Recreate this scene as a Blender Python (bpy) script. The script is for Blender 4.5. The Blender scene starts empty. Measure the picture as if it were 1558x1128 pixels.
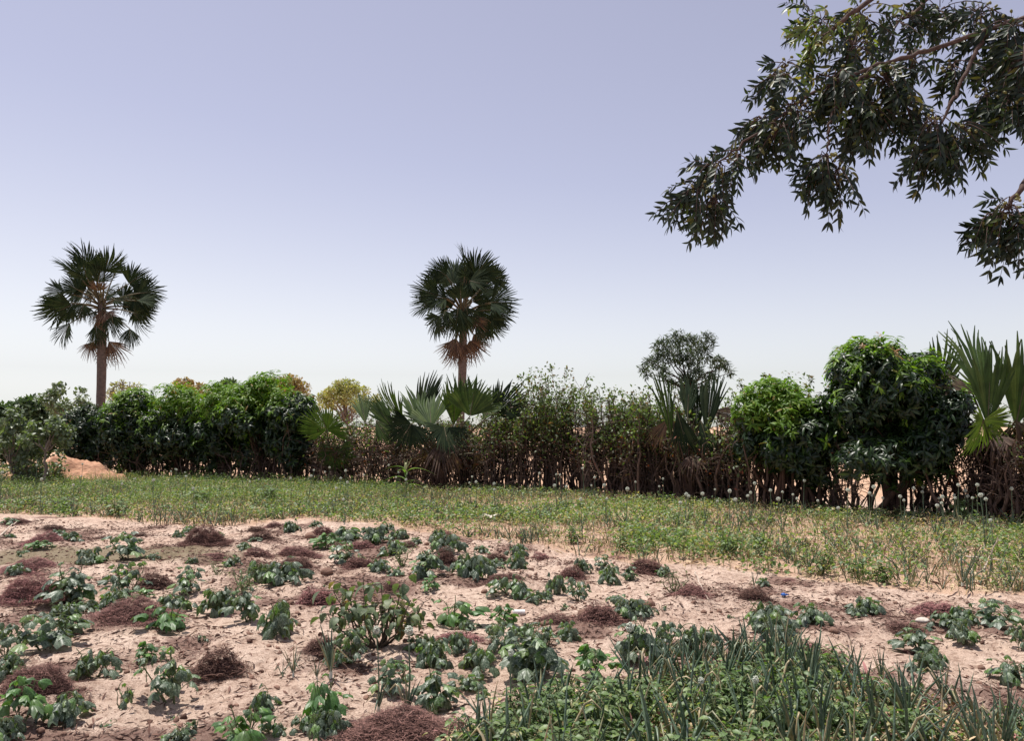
import bpy, math, random
import numpy as np
from mathutils import Vector, Matrix

R = math.radians
PI = math.pi
scene = bpy.context.scene
COL = scene.collection
rng = np.random.default_rng(11)
random.seed(11)

# ------------------------------------------------------------------ camera, sky, sun, exposure
CAM_H, PITCH, FPX = 1.6, R(4.1), 1200.0          # f in pixels of the 1558 px wide photograph
cam_d = bpy.data.cameras.new('camera')
cam = bpy.data.objects.new('camera', cam_d)
COL.objects.link(cam)
cam.location = (0, 0, CAM_H)
cam.rotation_euler = (R(90) + PITCH, 0, 0)
cam_d.sensor_width = 36
cam_d.lens = 36 * FPX / 1558
cam_d.clip_start = 0.05
cam_d.clip_end = 12000
scene.camera = cam

SUN_EL, SUN_AZ = R(73), R(-48)                   # azimuth from +Y towards +X
world = bpy.data.worlds.new('World')
scene.world = world
world.use_nodes = True
wn, wl = world.node_tree.nodes, world.node_tree.links
wn.clear()
wo = wn.new('ShaderNodeOutputWorld')
bg = wn.new('ShaderNodeBackground')
sky = wn.new('ShaderNodeTexSky')
sky.sky_type = 'NISHITA'
sky.sun_disc = False
sky.sun_elevation = SUN_EL
sky.sun_rotation = SUN_AZ
sky.altitude = 0
sky.air_density = 1.0
sky.dust_density = 0.6
sky.ozone_density = 2.0
hs = wn.new('ShaderNodeHueSaturation')
hs.inputs['Hue'].default_value = 0.535
hs.inputs['Saturation'].default_value = 0.47
hs.inputs['Value'].default_value = 1.0
bw = wn.new('ShaderNodeRGBToBW')
mr = wn.new('ShaderNodeMapRange')
for k_, v_ in (('From Min', 3.2), ('From Max', 6.2), ('To Min', 0.50), ('To Max', 0.12)): mr.inputs[k_].default_value = v_
wl.new(sky.outputs[0], bw.inputs[0]); wl.new(bw.outputs[0], mr.inputs['Value'])
wl.new(mr.outputs[0], hs.inputs['Saturation'])
wl.new(sky.outputs[0], hs.inputs['Color'])
wl.new(hs.outputs[0], bg.inputs['Color'])
bg.inputs['Strength'].default_value = 0.118
wl.new(bg.outputs[0], wo.inputs['Surface'])

sun_d = bpy.data.lights.new('sun', 'SUN')
sun_d.energy = 5.0
sun_d.angle = R(0.5)
sun_d.color = (1.0, 0.955, 0.88)
sun = bpy.data.objects.new('sun', sun_d)
COL.objects.link(sun)
SV = Vector((math.sin(SUN_AZ) * math.cos(SUN_EL), math.cos(SUN_AZ) * math.cos(SUN_EL), math.sin(SUN_EL)))
sun.rotation_euler = SV.to_track_quat('Z', 'Y').to_euler()
sun.location = SV * 50

scene.view_settings.view_transform = 'Standard'
scene.view_settings.look = 'None'
scene.view_settings.exposure = 0.25
scene.view_settings.gamma = 1
scene.cycles.max_bounces = 8
scene.cycles.transparent_max_bounces = 8


# ------------------------------------------------------------------ helpers: noise, pixels, height
def hash2(ix, iy, seed):
    n = (ix.astype(np.int64) * 374761393 + iy.astype(np.int64) * 668265263 + seed * 982451653) & 0xffffffff
    n = ((n ^ (n >> 13)) * 1274126177) & 0xffffffff
    return ((n ^ (n >> 16)) & 0xffff) / 65535.0


def vnoise(x, y, seed=0):
    x = np.asarray(x, float); y = np.asarray(y, float)
    ix = np.floor(x); iy = np.floor(y)
    fx = x - ix; fy = y - iy
    fx = fx * fx * (3 - 2 * fx); fy = fy * fy * (3 - 2 * fy)
    a = hash2(ix, iy, seed); b = hash2(ix + 1, iy, seed)
    c = hash2(ix, iy + 1, seed); d = hash2(ix + 1, iy + 1, seed)
    return (a * (1 - fx) + b * fx) * (1 - fy) + (c * (1 - fx) + d * fx) * fy


def fbm(x, y, seed=0, octaves=4):
    s, a, t = 0.0, 1.0, 0.0
    for o in range(octaves):
        s = s + a * vnoise(x * 2 ** o + 17.3 * o, y * 2 ** o - 9.1 * o, seed + o)
        t += a
        a *= 0.5
    return s / t


def ray(px, py):
    u, v = (px - 779) / FPX, -(py - 564) / FPX
    return (u, math.cos(PITCH) - v * math.sin(PITCH), math.sin(PITCH) + v * math.cos(PITCH))


def at(px, py):
    """the ground point under a pixel of the photograph"""
    d = ray(px, py)
    k = -CAM_H / d[2]
    return (d[0] * k, d[1] * k)


def pt(px, py, dist):
    """the point a pixel shows when it stands DIST metres in front of the camera"""
    d = ray(px, py)
    k = dist / d[1]
    return np.array((d[0] * k, dist, CAM_H + d[2] * k))


def hgt(x, y):
    x = np.asarray(x, float); y = np.asarray(y, float)
    fade = np.clip((16 - y) / 4, 0, 1)
    big = (fbm(x * 0.7, y * 0.7, 3, 3) - 0.5) * 0.10
    mid = (fbm(x * 2.6, y * 2.6, 7, 3) - 0.5) * 0.11
    rough = np.clip(fbm(x * 1.1, y * 1.1, 31, 2) * 2.2 - 0.6, 0.15, 1)
    fine = (fbm(x * 8, y * 8, 11, 4) - 0.5) * 0.085 * rough
    return (big + mid + fine) * fade + (1 - fade) * (fbm(x * 0.12, y * 0.12, 5, 3) - 0.5) * 0.12


def hz(x, y):
    return float(hgt(np.array([x]), np.array([y]))[0])


def in_poly(x, y, poly):
    x = np.asarray(x, float); y = np.asarray(y, float)
    ins = np.zeros(x.shape, bool)
    n = len(poly)
    for i in range(n):
        x0, y0 = poly[i]; x1, y1 = poly[(i + 1) % n]
        if y0 == y1:
            continue
        c = ((y0 > y) != (y1 > y)) & (x < (x1 - x0) * (y - y0) / (y1 - y0) + x0)
        ins ^= c
    return ins


BACK_BED = [at(*p) for p in [(-120, 782), (0, 781), (150, 789), (300, 803), (450, 793), (560, 798), (660, 812), (760, 826), (860, 838),
                             (960, 856), (1080, 862), (1200, 874), (1300, 886), (1450, 900), (1600, 912), (1700, 920),
                             (1700, 800), (1558, 792), (1400, 788), (1200, 774), (1000, 760), (800, 748), (450, 738), (250, 730),
                             (0, 722), (-120, 718)]]
FRONT_BED = [at(*p) for p in [(690, 1160), (745, 1128), (800, 1090), (850, 1076), (920, 1074), (970, 1066), (1010, 1046), (1080, 1032),
                              (1180, 1014), (1250, 1036), (1340, 1066), (1420, 1084), (1480, 1104), (1600, 1120), (1620, 1260), (690, 1260)]]


# ------------------------------------------------------------------ helpers: meshes
class MB:
    """collects pieces and links them as ONE mesh object"""
    def __init__(self):
        self.v, self.f, self.n = [], [], 0

    def add(self, V, F, mi=0):
        V = np.asarray(V, float).reshape(-1, 3); F = np.asarray(F, np.int64)
        self.v.append(V)
        self.f.append((F + self.n, mi))
        self.n += len(V)

    def mesh(self, name, mats, smooth=True):
        V = np.concatenate(self.v)
        me = bpy.data.meshes.new(name)
        me.vertices.add(len(V))
        me.vertices.foreach_set('co', V.astype(np.float32).ravel())
        sizes = np.concatenate([np.full(len(F), F.shape[1], np.int32) for F, _ in self.f])
        mi = np.concatenate([np.full(len(F), m, np.int32) for F, m in self.f])
        loops = np.concatenate([F.ravel() for F, _ in self.f]).astype(np.int32)
        me.loops.add(len(loops))
        me.loops.foreach_set('vertex_index', loops)
        me.polygons.add(len(sizes))
        starts = np.concatenate([[0], np.cumsum(sizes)[:-1]]).astype(np.int32)
        me.polygons.foreach_set('loop_start', starts)
        me.polygons.foreach_set('material_index', mi)
        me.polygons.foreach_set('use_smooth', np.full(len(sizes), smooth, bool))
        for m in (mats if isinstance(mats, (list, tuple)) else [mats]):
            me.materials.append(m)
        me.update(calc_edges=True)
        me.validate()
        return me

    def build(self, name, mats, parent=None, smooth=True):
        o = bpy.data.objects.new(name, self.mesh(name, mats, smooth))
        COL.objects.link(o)
        o.parent = parent
        return o


def tag(o, label, cat, group=None, kind=None):
    if label: o['label'] = label
    if cat: o['category'] = cat
    if group: o['group'] = group
    if kind: o['kind'] = kind
    return o


def thing(name, label, cat, loc=(0, 0, 0), group=None, rz=0.0):
    o = bpy.data.objects.new(name, None)
    o.empty_display_size = 0.1
    COL.objects.link(o)
    o.location = tuple(loc)
    o.rotation_euler = (0, 0, rz)
    return tag(o, label, cat, group)


KIDS = {}


def dup(root, loc, rz, sc, label, group=None):
    r = root.copy(); COL.objects.link(r)
    r.location = tuple(loc); r.rotation_euler = (0, 0, rz); r.scale = sc
    r['label'] = label
    if group: r['group'] = group
    elif 'group' in r: del r['group']
    for ch in KIDS[root.name]:
        c = ch.copy(); COL.objects.link(c); c.parent = r
    return r


def norm(a):
    return a / np.maximum(np.linalg.norm(a, axis=-1, keepdims=True), 1e-9)


def frames(d, up=None, roll=None):
    """(N,3) leaf axes -> (N,3,3) matrices with columns right, axis, normal"""
    d = norm(np.asarray(d, float))
    N = len(d)
    u = np.tile(np.array([0, 0, 1.0]), (N, 1)) if up is None else np.asarray(up, float)
    bad = np.abs((d * norm(u)).sum(-1)) > 0.98
    u = np.where(bad[:, None], np.array([1.0, 0.2, 0]), u)
    x = norm(np.cross(d, u)); z = np.cross(x, d)
    if roll is not None:
        c, s = np.cos(roll)[:, None], np.sin(roll)[:, None]
        x, z = x * c + z * s, z * c - x * s
    return np.stack([x, d, z], -1)


def put(mb, tpl, M, loc, scale, mi=0):
    V, F = tpl
    N = len(loc)
    scale = np.asarray(scale, float)
    if scale.ndim == 1: scale = np.repeat(scale[:, None], 3, 1)
    W = np.einsum('nij,nvj->nvi', M, V[None] * scale[:, None, :]) + np.asarray(loc)[:, None, :]
    FF = F[None] + (np.arange(N) * len(V))[:, None, None]
    mb.add(W.reshape(-1, 3), FF.reshape(-1, F.shape[1]), mi)


def tubes(mb, P, Rr, sides=5, mi=0, cap=False):
    """P (N,n,3) centre lines, Rr (N,n) or (n,) radii"""
    P = np.asarray(P, float)
    if P.ndim == 2: P = P[None]
    N, n, _ = P.shape
    Rr = np.broadcast_to(np.asarray(Rr, float), (N, n))
    T = np.empty_like(P)
    T[:, 1:-1] = P[:, 2:] - P[:, :-2]; T[:, 0] = P[:, 1] - P[:, 0]; T[:, -1] = P[:, -1] - P[:, -2]
    T = norm(T)
    ref = np.where((np.abs(T[:, :1, 2:3]) > 0.75), np.array([0.9, 0.35, 0.1]), np.array([0.1, 0.1, 1.0]))
    a = norm(np.cross(T, np.broadcast_to(ref, T.shape))); b = np.cross(T, a)
    th = np.arange(sides) * 2 * PI / sides
    V = P[:, :, None, :] + Rr[:, :, None, None] * (a[:, :, None, :] * np.cos(th)[None, None, :, None] + b[:, :, None, :] * np.sin(th)[None, None, :, None])
    i = np.arange(n - 1)[:, None]; j = np.arange(sides)[None, :]; j2 = (j + 1) % sides
    F = np.stack([i * sides + j, i * sides + j2, (i + 1) * sides + j2, (i + 1) * sides + j], -1).reshape(-1, 4)
    FF = F[None] + (np.arange(N) * n * sides)[:, None, None]
    mb.add(V.reshape(-1, 3), FF.reshape(-1, 4), mi)
    if cap and sides == 4:
        base = (np.arange(N) * n * sides)[:, None] + (n - 1) * sides + np.arange(sides)[None]
        mb.f.append((base + mb.n - N * n * sides, mi))


def curve(p0, p1, n, bow=0.0, bowdir=None, jit=0.0, g=None):
    """n points from p0 to p1 with a bow"""
    g = g or rng
    p0 = np.asarray(p0, float); p1 = np.asarray(p1, float)
    t = np.linspace(0, 1, n)[:, None]
    P = p0 + (p1 - p0) * t
    if bowdir is None: bowdir = np.array([0, 0, 1.0])
    P = P + np.asarray(bowdir) * (bow * 4 * t * (1 - t))
    if jit:
        J = g.normal(0, jit, (n, 3)); J[0] = 0; J[-1] = 0
        P = P + J
    return P


def lance(nseg=4, width=0.24, droop=0.25, fold=0.25, peak=0.4):
    """pointed leaf along +Y, length 1"""
    V, F = [], []
    for i in range(nseg + 1):
        u = i / nseg
        w = width * 0.5 * (math.sin(PI * min(1, u ** (math.log(0.5) / math.log(peak)))) ** 0.8 if 0 < u < 1 else 0.03)
        z = -droop * u * u
        yy = u * (1 - 0.35 * droop * u)
        V += [(-w, yy, z + fold * w), (0, yy, z), (w, yy, z + fold * w)]
    for i in range(nseg):
        a = i * 3
        F += [(a, a + 1, a + 4, a + 3), (a + 1, a + 2, a + 5, a + 4)]
    return np.array(V), np.array(F)


def lobed(nspoke=20, rings=3, lobes=5, depth=0.22, droop=0.5, ripple=0.05, seed=0):
    """broad lobed leaf, petiole at the origin, length about 1 along +Y, drooping rim"""
    g = np.random.default_rng(seed)
    V = [(0, 0.12, 0.02)]
    F3, F4 = [], []
    for k in range(1, rings + 1):
        t = k / rings
        for s in range(nspoke + 1):
            th = -PI * 0.9 + 1.8 * PI * s / nspoke
            r = 0.5 * (1 + 0.16 * math.cos(th)) * (1 - depth * abs(math.sin(lobes * th / 2.0 + (PI / 2 if lobes % 2 else 0))) * t)
            rr = r * t
            x = math.sin(th) * rr * 0.95
            y = 0.12 + math.cos(th) * rr * 1.05 + 0.25 * t
            z = -droop * (rr * 1.6) ** 2 + ripple * math.sin(th * 7 + seed) * t + g.normal(0, 0.012) * t
            V.append((x, y, z))
    n = nspoke + 1
    for s in range(nspoke):
        F4.append((0, 1 + s, 1 + s + 1, 0))
    Q = []
    for k in range(rings - 1):
        for s in range(nspoke):
            a = 1 + k * n + s
            Q.append((a, a + n, a + n + 1, a + 1))
    T = [(0, 1 + s, 2 + s) for s in range(nspoke)]
    return np.array(V), np.array(Q), np.array(T)


def put_lobed(mb, tpl, M, loc, scale, mi=0):
    V, Q, T = tpl
    N = len(loc)
    W = np.einsum('nij,nvj->nvi', M, V[None] * np.asarray(scale)[:, None, None]) + np.asarray(loc)[:, None, :]
    off = (np.arange(N) * len(V))[:, None, None]
    b = mb.n
    mb.add(W.reshape(-1, 3), (Q[None] + off).reshape(-1, 4), mi)
    mb.f.append(((T[None] + off).reshape(-1, 3) + b, mi))


def ico(sub=1):
    import bmesh
    bm = bmesh.new()
    bmesh.ops.create_icosphere(bm, subdivisions=sub, radius=1)
    V = np.array([v.co[:] for v in bm.verts]); F = np.array([[v.index for v in f.verts] for f in bm.faces])
    bm.free()
    return V, F


ICO1, ICO2, ICO3 = ico(1), ico(2), ico(3)


# ------------------------------------------------------------------ materials
def nodes(name):
    m = bpy.data.materials.new(name); m.use_nodes = True
    nt = m.node_tree
    return m, nt.nodes, nt.links, nt.nodes['Principled BSDF'], nt.nodes['Material Output']


def ramp(n, stops):
    r = n.new('ShaderNodeValToRGB')
    cr = r.color_ramp
    while len(cr.elements) < len(stops): cr.elements.new(0.5)
    for e, (p, c) in zip(cr.elements, stops):
        e.position = p; e.color = (*c, 1)
    return r


def leaf_mat(name, stops, rough=0.45, transl=0.28, dust=0.0, dustcol=(0.3, 0.34, 0.28), scale=30, spec=0.5):
    """leaves: colour varies leaf by leaf, with fine mottling and light passing through"""
    m, n, l, b, o = nodes(name)
    gi = n.new('ShaderNodeNewGeometry')
    r = ramp(n, stops)
    l.new(gi.outputs['Random Per Island'], r.inputs[0])
    tc = n.new('ShaderNodeTexCoord')
    nz = n.new('ShaderNodeTexNoise'); nz.inputs['Scale'].default_value = scale; nz.inputs['Detail'].default_value = 4
    l.new(tc.outputs['Object'], nz.inputs['Vector'])
    mx = n.new('ShaderNodeMix'); mx.data_type = 'RGBA'; mx.blend_type = 'MULTIPLY'
    rr = ramp(n, [(0.3, (0.62, 0.62, 0.62)), (0.7, (1.25, 1.25, 1.25))])
    l.new(nz.outputs[0], rr.inputs[0])
    mx.inputs['Factor'].default_value = 1
    l.new(r.outputs[0], mx.inputs['A']); l.new(rr.outputs[0], mx.inputs['B'])
    out = mx.outputs['Result']
    if dust:
        nd = n.new('ShaderNodeTexNoise'); nd.inputs['Scale'].default_value = scale * 2.3; nd.inputs['Detail'].default_value = 3
        nd.inputs['Distortion'].default_value = 1.5
        l.new(tc.outputs['Object'], nd.inputs['Vector'])
        rd = ramp(n, [(0.5, (0, 0, 0)), (0.66, (dust, dust, dust))])
        l.new(nd.outputs[0], rd.inputs[0])
        m2 = n.new('ShaderNodeMix'); m2.data_type = 'RGBA'
        l.new(rd.outputs[0], m2.inputs['Factor'])
        l.new(out, m2.inputs['A']); m2.inputs['B'].default_value = (*dustcol, 1)
        out = m2.outputs['Result']
    l.new(out, b.inputs['Base Color'])
    b.inputs['Roughness'].default_value = rough
    b.inputs['Specular IOR Level'].default_value = spec
    if transl:
        t = n.new('ShaderNodeBsdfTranslucent')
        g = n.new('ShaderNodeMix'); g.data_type = 'RGBA'; g.blend_type = 'MULTIPLY'; g.inputs['Factor'].default_value = 1
        l.new(out, g.inputs['A']); g.inputs['B'].default_value = (1.7, 2.0, 0.7, 1)
        l.new(g.outputs['Result'], t.inputs['Color'])
        ms = n.new('ShaderNodeMixShader'); ms.inputs[0].default_value = transl
        l.new(b.outputs[0], ms.inputs[1]); l.new(t.outputs[0], ms.inputs[2])
        l.new(ms.outputs[0], o.inputs['Surface'])
    return m


def rough_mat(name, c1, c2, scale=20, rough=0.9, bump=0.4, island=False, stretch=(1, 1, 1), bscale=None, dist=0.01, vary=0.0):
    m, n, l, b, o = nodes(name)
    tc = n.new('ShaderNodeTexCoord')
    mp = n.new('ShaderNodeMapping'); mp.inputs['Scale'].default_value = stretch
    l.new(tc.outputs['Object'], mp.inputs['Vector'])
    nz = n.new('ShaderNodeTexNoise'); nz.inputs['Scale'].default_value = scale; nz.inputs['Detail'].default_value = 6
    nz.inputs['Roughness'].default_value = 0.65
    l.new(mp.outputs[0], nz.inputs['Vector'])
    r = ramp(n, [(0.3, c1), (0.7, c2)])
    if island:
        gi = n.new('ShaderNodeNewGeometry')
        mm = n.new('ShaderNodeMath'); mm.operation = 'MULTIPLY_ADD'
        l.new(gi.outputs['Random Per Island'], mm.inputs[0]); mm.inputs[1].default_value = 0.55
        sb = n.new('ShaderNodeMath'); sb.operation = 'SUBTRACT'; l.new(nz.outputs[0], sb.inputs[0]); sb.inputs[1].default_value = 0.27
        l.new(sb.outputs[0], mm.inputs[2])
        l.new(mm.outputs[0], r.inputs[0])
    else:
        l.new(nz.outputs[0], r.inputs[0])
    oi = n.new('ShaderNodeObjectInfo')
    hv = n.new('ShaderNodeHueSaturation')
    mv = n.new('ShaderNodeMapRange'); mv.inputs['To Min'].default_value = 1 - vary; mv.inputs['To Max'].default_value = 1 + vary
    mh = n.new('ShaderNodeMapRange'); mh.inputs['From Min'].default_value = 1; mh.inputs['From Max'].default_value = 0
    mh.inputs['To Min'].default_value = 0.5 - 0.05 * vary; mh.inputs['To Max'].default_value = 0.5 + 0.05 * vary
    l.new(oi.outputs['Random'], mv.inputs['Value']); l.new(mv.outputs[0], hv.inputs['Value'])
    l.new(oi.outputs['Random'], mh.inputs['Value']); l.new(mh.outputs[0], hv.inputs['Hue'])
    l.new(r.outputs[0], hv.inputs['Color'])
    l.new(hv.outputs[0], b.inputs['Base Color'])
    b.inputs['Roughness'].default_value = rough
    b.inputs['Specular IOR Level'].default_value = 0.25
    if bump:
        nb = n.new('ShaderNodeTexNoise'); nb.inputs['Scale'].default_value = bscale or scale * 2; nb.inputs['Detail'].default_value = 6
        l.new(mp.outputs[0], nb.inputs['Vector'])
        bp = n.new('ShaderNodeBump'); bp.inputs['Strength'].default_value = bump; bp.inputs['Distance'].default_value = dist
        l.new(nb.outputs[0], bp.inputs['Height']); l.new(bp.outputs[0], b.inputs['Normal'])
    return m


def ground_mat():
    m, n, l, b, o = nodes('sandy_soil')
    tc = n.new('ShaderNodeTexCoord')
    def noise(s, d=6, rgh=0.6, dis=0):
        z = n.new('ShaderNodeTexNoise'); z.inputs['Scale'].default_value = s; z.inputs['Detail'].default_value = d
        z.inputs['Roughness'].default_value = rgh; z.inputs['Distortion'].default_value = dis
        l.new(tc.outputs['Object'], z.inputs['Vector']); return z
    def mix(a, bb, fac, mode='MIX'):
        x = n.new('ShaderNodeMix'); x.data_type = 'RGBA'; x.blend_type = mode
        for s, v in ((x.inputs['A'], a), (x.inputs['B'], bb), (x.inputs['Factor'], fac)):
            if hasattr(v, 'is_output'): l.new(v, s)
            else: s.default_value = v if not isinstance(v, tuple) else (*v, 1)
        return x.outputs['Result']
    a = n.new('ShaderNodeVertexColor'); a.layer_name = 'mask'
    sp = n.new('ShaderNodeSeparateColor'); l.new(a.outputs[0], sp.inputs[0])
    n1, n2, n3 = noise(1.3, 5), noise(14, 6, 0.7), noise(90, 5, 0.7)
    r1 = ramp(n, [(0.36, (0.74, 0.575, 0.465)), (0.68, (0.57, 0.41, 0.32))]); l.new(n1.outputs[0], r1.inputs[0])
    r2 = ramp(n, [(0.36, (0.46, 0.38, 0.35)), (0.54, (1.0, 1.0, 1.0)), (0.8, (1.12, 1.12, 1.12))]); l.new(n2.outputs[0], r2.inputs[0])
    c = mix(r1.outputs[0], r2.outputs[0], 0.75, 'MULTIPLY')
    r3 = ramp(n, [(0.36, (0.42, 0.34, 0.31)), (0.5, (1, 1, 1))]); l.new(n3.outputs[0], r3.inputs[0])  # darkens the hollows of the fine bump, standing for small shadows and litter
    c = mix(c, r3.outputs[0], 0.8, 'MULTIPLY')
    # litter of brown fragments
    n4 = noise(60, 5, 0.85, 1.0)
    ad = n.new('ShaderNodeMath'); ad.operation = 'MULTIPLY_ADD'; ad.inputs[1].default_value = 0.5
    l.new(sp.outputs['Red'], ad.inputs[0]); l.new(n4.outputs[0], ad.inputs[2])
    r4 = ramp(n, [(0.70, (0, 0, 0)), (0.80, (0.9, 0.9, 0.9))]); l.new(ad.outputs[0], r4.inputs[0])
    c = mix(c, (0.21, 0.125, 0.10), r4.outputs[0])
    # damp algae-stained patch
    c = mix(c, (0.16, 0.135, 0.075), sp.outputs['Green'])
    # straw and soil under the beds / orange soil behind the hedge
    r5 = ramp(n, [(0.35, (0.68, 0.46, 0.32)), (0.65, (0.46, 0.26, 0.16))]); l.new(n2.outputs[0], r5.inputs[0])
    c = mix(c, r5.outputs[0], sp.outputs['Blue'])
    l.new(c, b.inputs['Base Color'])
    b.inputs['Roughness'].default_value = 0.95
    b.inputs['Specular IOR Level'].default_value = 0.15
    b1 = n.new('ShaderNodeBump'); b1.inputs['Strength'].default_value = 0.8; b1.inputs['Distance'].default_value = 0.045
    l.new(n2.outputs[0], b1.inputs['Height'])
    b2 = n.new('ShaderNodeBump'); b2.inputs['Strength'].default_value = 0.8; b2.inputs['Distance'].default_value = 0.018
    l.new(n3.outputs[0], b2.inputs['Height']); l.new(b1.outputs[0], b2.inputs['Normal'])
    l.new(b2.outputs[0], b.inputs['Normal'])
    return m


M = {}
M['ground'] = ground_mat()
M['mound'] = rough_mat('orange_soil', (0.34, 0.17, 0.105), (0.58, 0.335, 0.22), 5, 0.95, 0.8, dist=0.05)
M['veg'] = leaf_mat('grey_green_leaf', [(0.0, (0.032, 0.059, 0.032)), (0.45, (0.059, 0.094, 0.054)), (0.8, (0.087, 0.127, 0.072)), (0.9, (0.079, 0.174, 0.024)), (1.0, (0.134, 0.198, 0.035))],
                    0.45, 0.26, 0.62, (0.40, 0.45, 0.36), 36, 0.6)
M['veg_bright'] = leaf_mat('fresh_green_leaf', [(0.0, (0.043, 0.106, 0.026)), (0.5, (0.064, 0.160, 0.031)), (0.85, (0.116, 0.234, 0.043)), (1.0, (0.075, 0.106, 0.064))], 0.45, 0.25, 0.35, (0.28, 0.33, 0.24), 38)
M['veg_stem'] = rough_mat('green_stem', (0.07, 0.10, 0.04), (0.14, 0.16, 0.07), 30, 0.6, 0)
M['egg'] = leaf_mat('eggplant_leaf', [(0.0, (0.049, 0.081, 0.032)), (0.6, (0.092, 0.130, 0.059)), (0.85, (0.140, 0.173, 0.065)), (0.93, (0.194, 0.151, 0.043)), (1.0, (0.184, 0.086, 0.038))], 0.55, 0.25, 0.4, (0.28, 0.3, 0.22), 34)
M['egg_stem'] = rough_mat('purple_brown_stem', (0.05, 0.035, 0.03), (0.11, 0.085, 0.06), 30, 0.7, 0)
M['onion'] = leaf_mat('onion_leaf', [(0.0, (0.055, 0.095, 0.060)), (0.45, (0.10, 0.155, 0.085)), (0.78, (0.16, 0.22, 0.13)), (0.88, (0.32, 0.28, 0.14)), (1.0, (0.50, 0.38, 0.22))], 0.4, 0.12, 0.45, (0.25, 0.30, 0.26), 22)
M['onion_white'] = rough_mat('onion_flower', (0.42, 0.46, 0.36), (0.72, 0.73, 0.65), 60, 0.8, 0)
M['weed'] = leaf_mat('weed_leaf', [(0.0, (0.050, 0.095, 0.028)), (0.5, (0.106, 0.179, 0.050)), (0.85, (0.168, 0.246, 0.067)), (0.95, (0.258, 0.280, 0.078)), (1.0, (0.470, 0.370, 0.179))], 0.5, 0.32, 0.4, (0.32, 0.36, 0.26), 20)
M['weed_pale'] = leaf_mat('dry_weed_leaf', [(0.0, (0.15, 0.19, 0.07)), (0.5, (0.24, 0.25, 0.10)), (0.8, (0.40, 0.34, 0.17)), (1.0, (0.50, 0.34, 0.20))], 0.6, 0.3, 0.3, (0.33, 0.33, 0.25), 20)
M['straw'] = rough_mat('red_brown_straw', (0.050, 0.022, 0.020), (0.36, 0.185, 0.158), 25, 0.85, 0, island=True, vary=0.32)
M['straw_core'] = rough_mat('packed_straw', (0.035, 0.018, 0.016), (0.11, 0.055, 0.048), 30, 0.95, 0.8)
M['straw_pale'] = rough_mat('dry_straw', (0.30, 0.19, 0.11), (0.58, 0.44, 0.28), 25, 0.85, 0, island=True)
M['litter'] = rough_mat('brown_litter', (0.055, 0.030, 0.024), (0.19, 0.105, 0.08), 25, 0.9, 0, island=True)
M['clod'] = rough_mat('dark_clod', (0.10, 0.055, 0.042), (0.26, 0.155, 0.115), 30, 0.95, 0.6, island=True)
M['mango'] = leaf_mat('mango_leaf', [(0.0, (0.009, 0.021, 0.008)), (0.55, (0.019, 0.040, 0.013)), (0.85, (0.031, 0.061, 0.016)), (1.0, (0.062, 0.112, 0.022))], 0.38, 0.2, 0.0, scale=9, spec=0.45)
M['mango_new_sunlit'] = leaf_mat('young_sunlit_mango_leaf', [(0.0, (0.072, 0.145, 0.019)), (0.6, (0.136, 0.238, 0.025)), (0.93, (0.187, 0.281, 0.034)), (1.0, (0.255, 0.170, 0.051))], 0.46, 0.36, 0.0, scale=9, spec=0.3)
M['mango_flower'] = leaf_mat('red_new_shoot', [(0.0, (0.30, 0.12, 0.05)), (1.0, (0.42, 0.24, 0.09))], 0.6, 0.2)
M['bark'] = rough_mat('dark_bark', (0.030, 0.017, 0.013), (0.105, 0.062, 0.047), 14, 0.95, 0.5, stretch=(1, 1, 0.25), dist=0.02)
M['stick'] = rough_mat('dry_stick', (0.042, 0.027, 0.022), (0.15, 0.098, 0.078), 12, 0.9, 0, island=True)
M['shrub'] = leaf_mat('shrub_leaf', [(0.0, (0.05, 0.078, 0.028)), (0.5, (0.11, 0.16, 0.05)), (0.8, (0.18, 0.23, 0.075)), (0.9, (0.13, 0.095, 0.04)), (1.0, (0.17, 0.08, 0.04))], 0.5, 0.3, 0.0, scale=14)
M['shrub_brown'] = leaf_mat('rusty_shrub_leaf', [(0.0, (0.034, 0.022, 0.013)), (0.4, (0.071, 0.038, 0.022)), (0.75, (0.049, 0.056, 0.021)), (0.9, (0.120, 0.045, 0.026)), (1.0, (0.285, 0.060, 0.022))], 0.6, 0.2, 0.0, scale=14)
M['fan'] = leaf_mat('palm_fan', [(0.0, (0.013, 0.024, 0.013)), (0.6, (0.023, 0.035, 0.017)), (1.0, (0.038, 0.051, 0.024))], 0.8, 0.10, 0.0, scale=4, spec=0.08)
M['fan_green'] = leaf_mat('young_palm_fan', [(0.0, (0.027, 0.051, 0.012)), (0.6, (0.049, 0.084, 0.019)), (1.0, (0.082, 0.115, 0.029))], 0.62, 0.16, 0.0, scale=4, spec=0.2)
M['fan_yellow'] = leaf_mat('yellow_green_palm_fan', [(0.0, (0.040, 0.068, 0.014)), (1.0, (0.088, 0.120, 0.024))], 0.45, 0.3, 0.0, scale=4)
M['fan_dead'] = leaf_mat('dead_palm_fan', [(0.0, (0.046, 0.026, 0.019)), (0.6, (0.099, 0.055, 0.037)), (1.0, (0.161, 0.102, 0.068))], 0.8, 0.1, 0.0, scale=5)
M['palm_bark'] = rough_mat('palm_bark', (0.07, 0.056, 0.05), (0.17, 0.135, 0.118), 6, 0.95, 0.5, stretch=(1, 1, 3), dist=0.03)
M['petiole'] = rough_mat('palm_petiole', (0.06, 0.055, 0.03), (0.13, 0.105, 0.06), 8, 0.6, 0)
M['neem'] = leaf_mat('neem_leaflet', [(0.0, (0.009, 0.017, 0.009)), (0.6, (0.018, 0.030, 0.014)), (0.9, (0.030, 0.047, 0.015)), (0.96, (0.066, 0.099, 0.017)), (1.0, (0.143, 0.121, 0.028))], 0.45, 0.14, 0.0, scale=30, spec=0.35)
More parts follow.
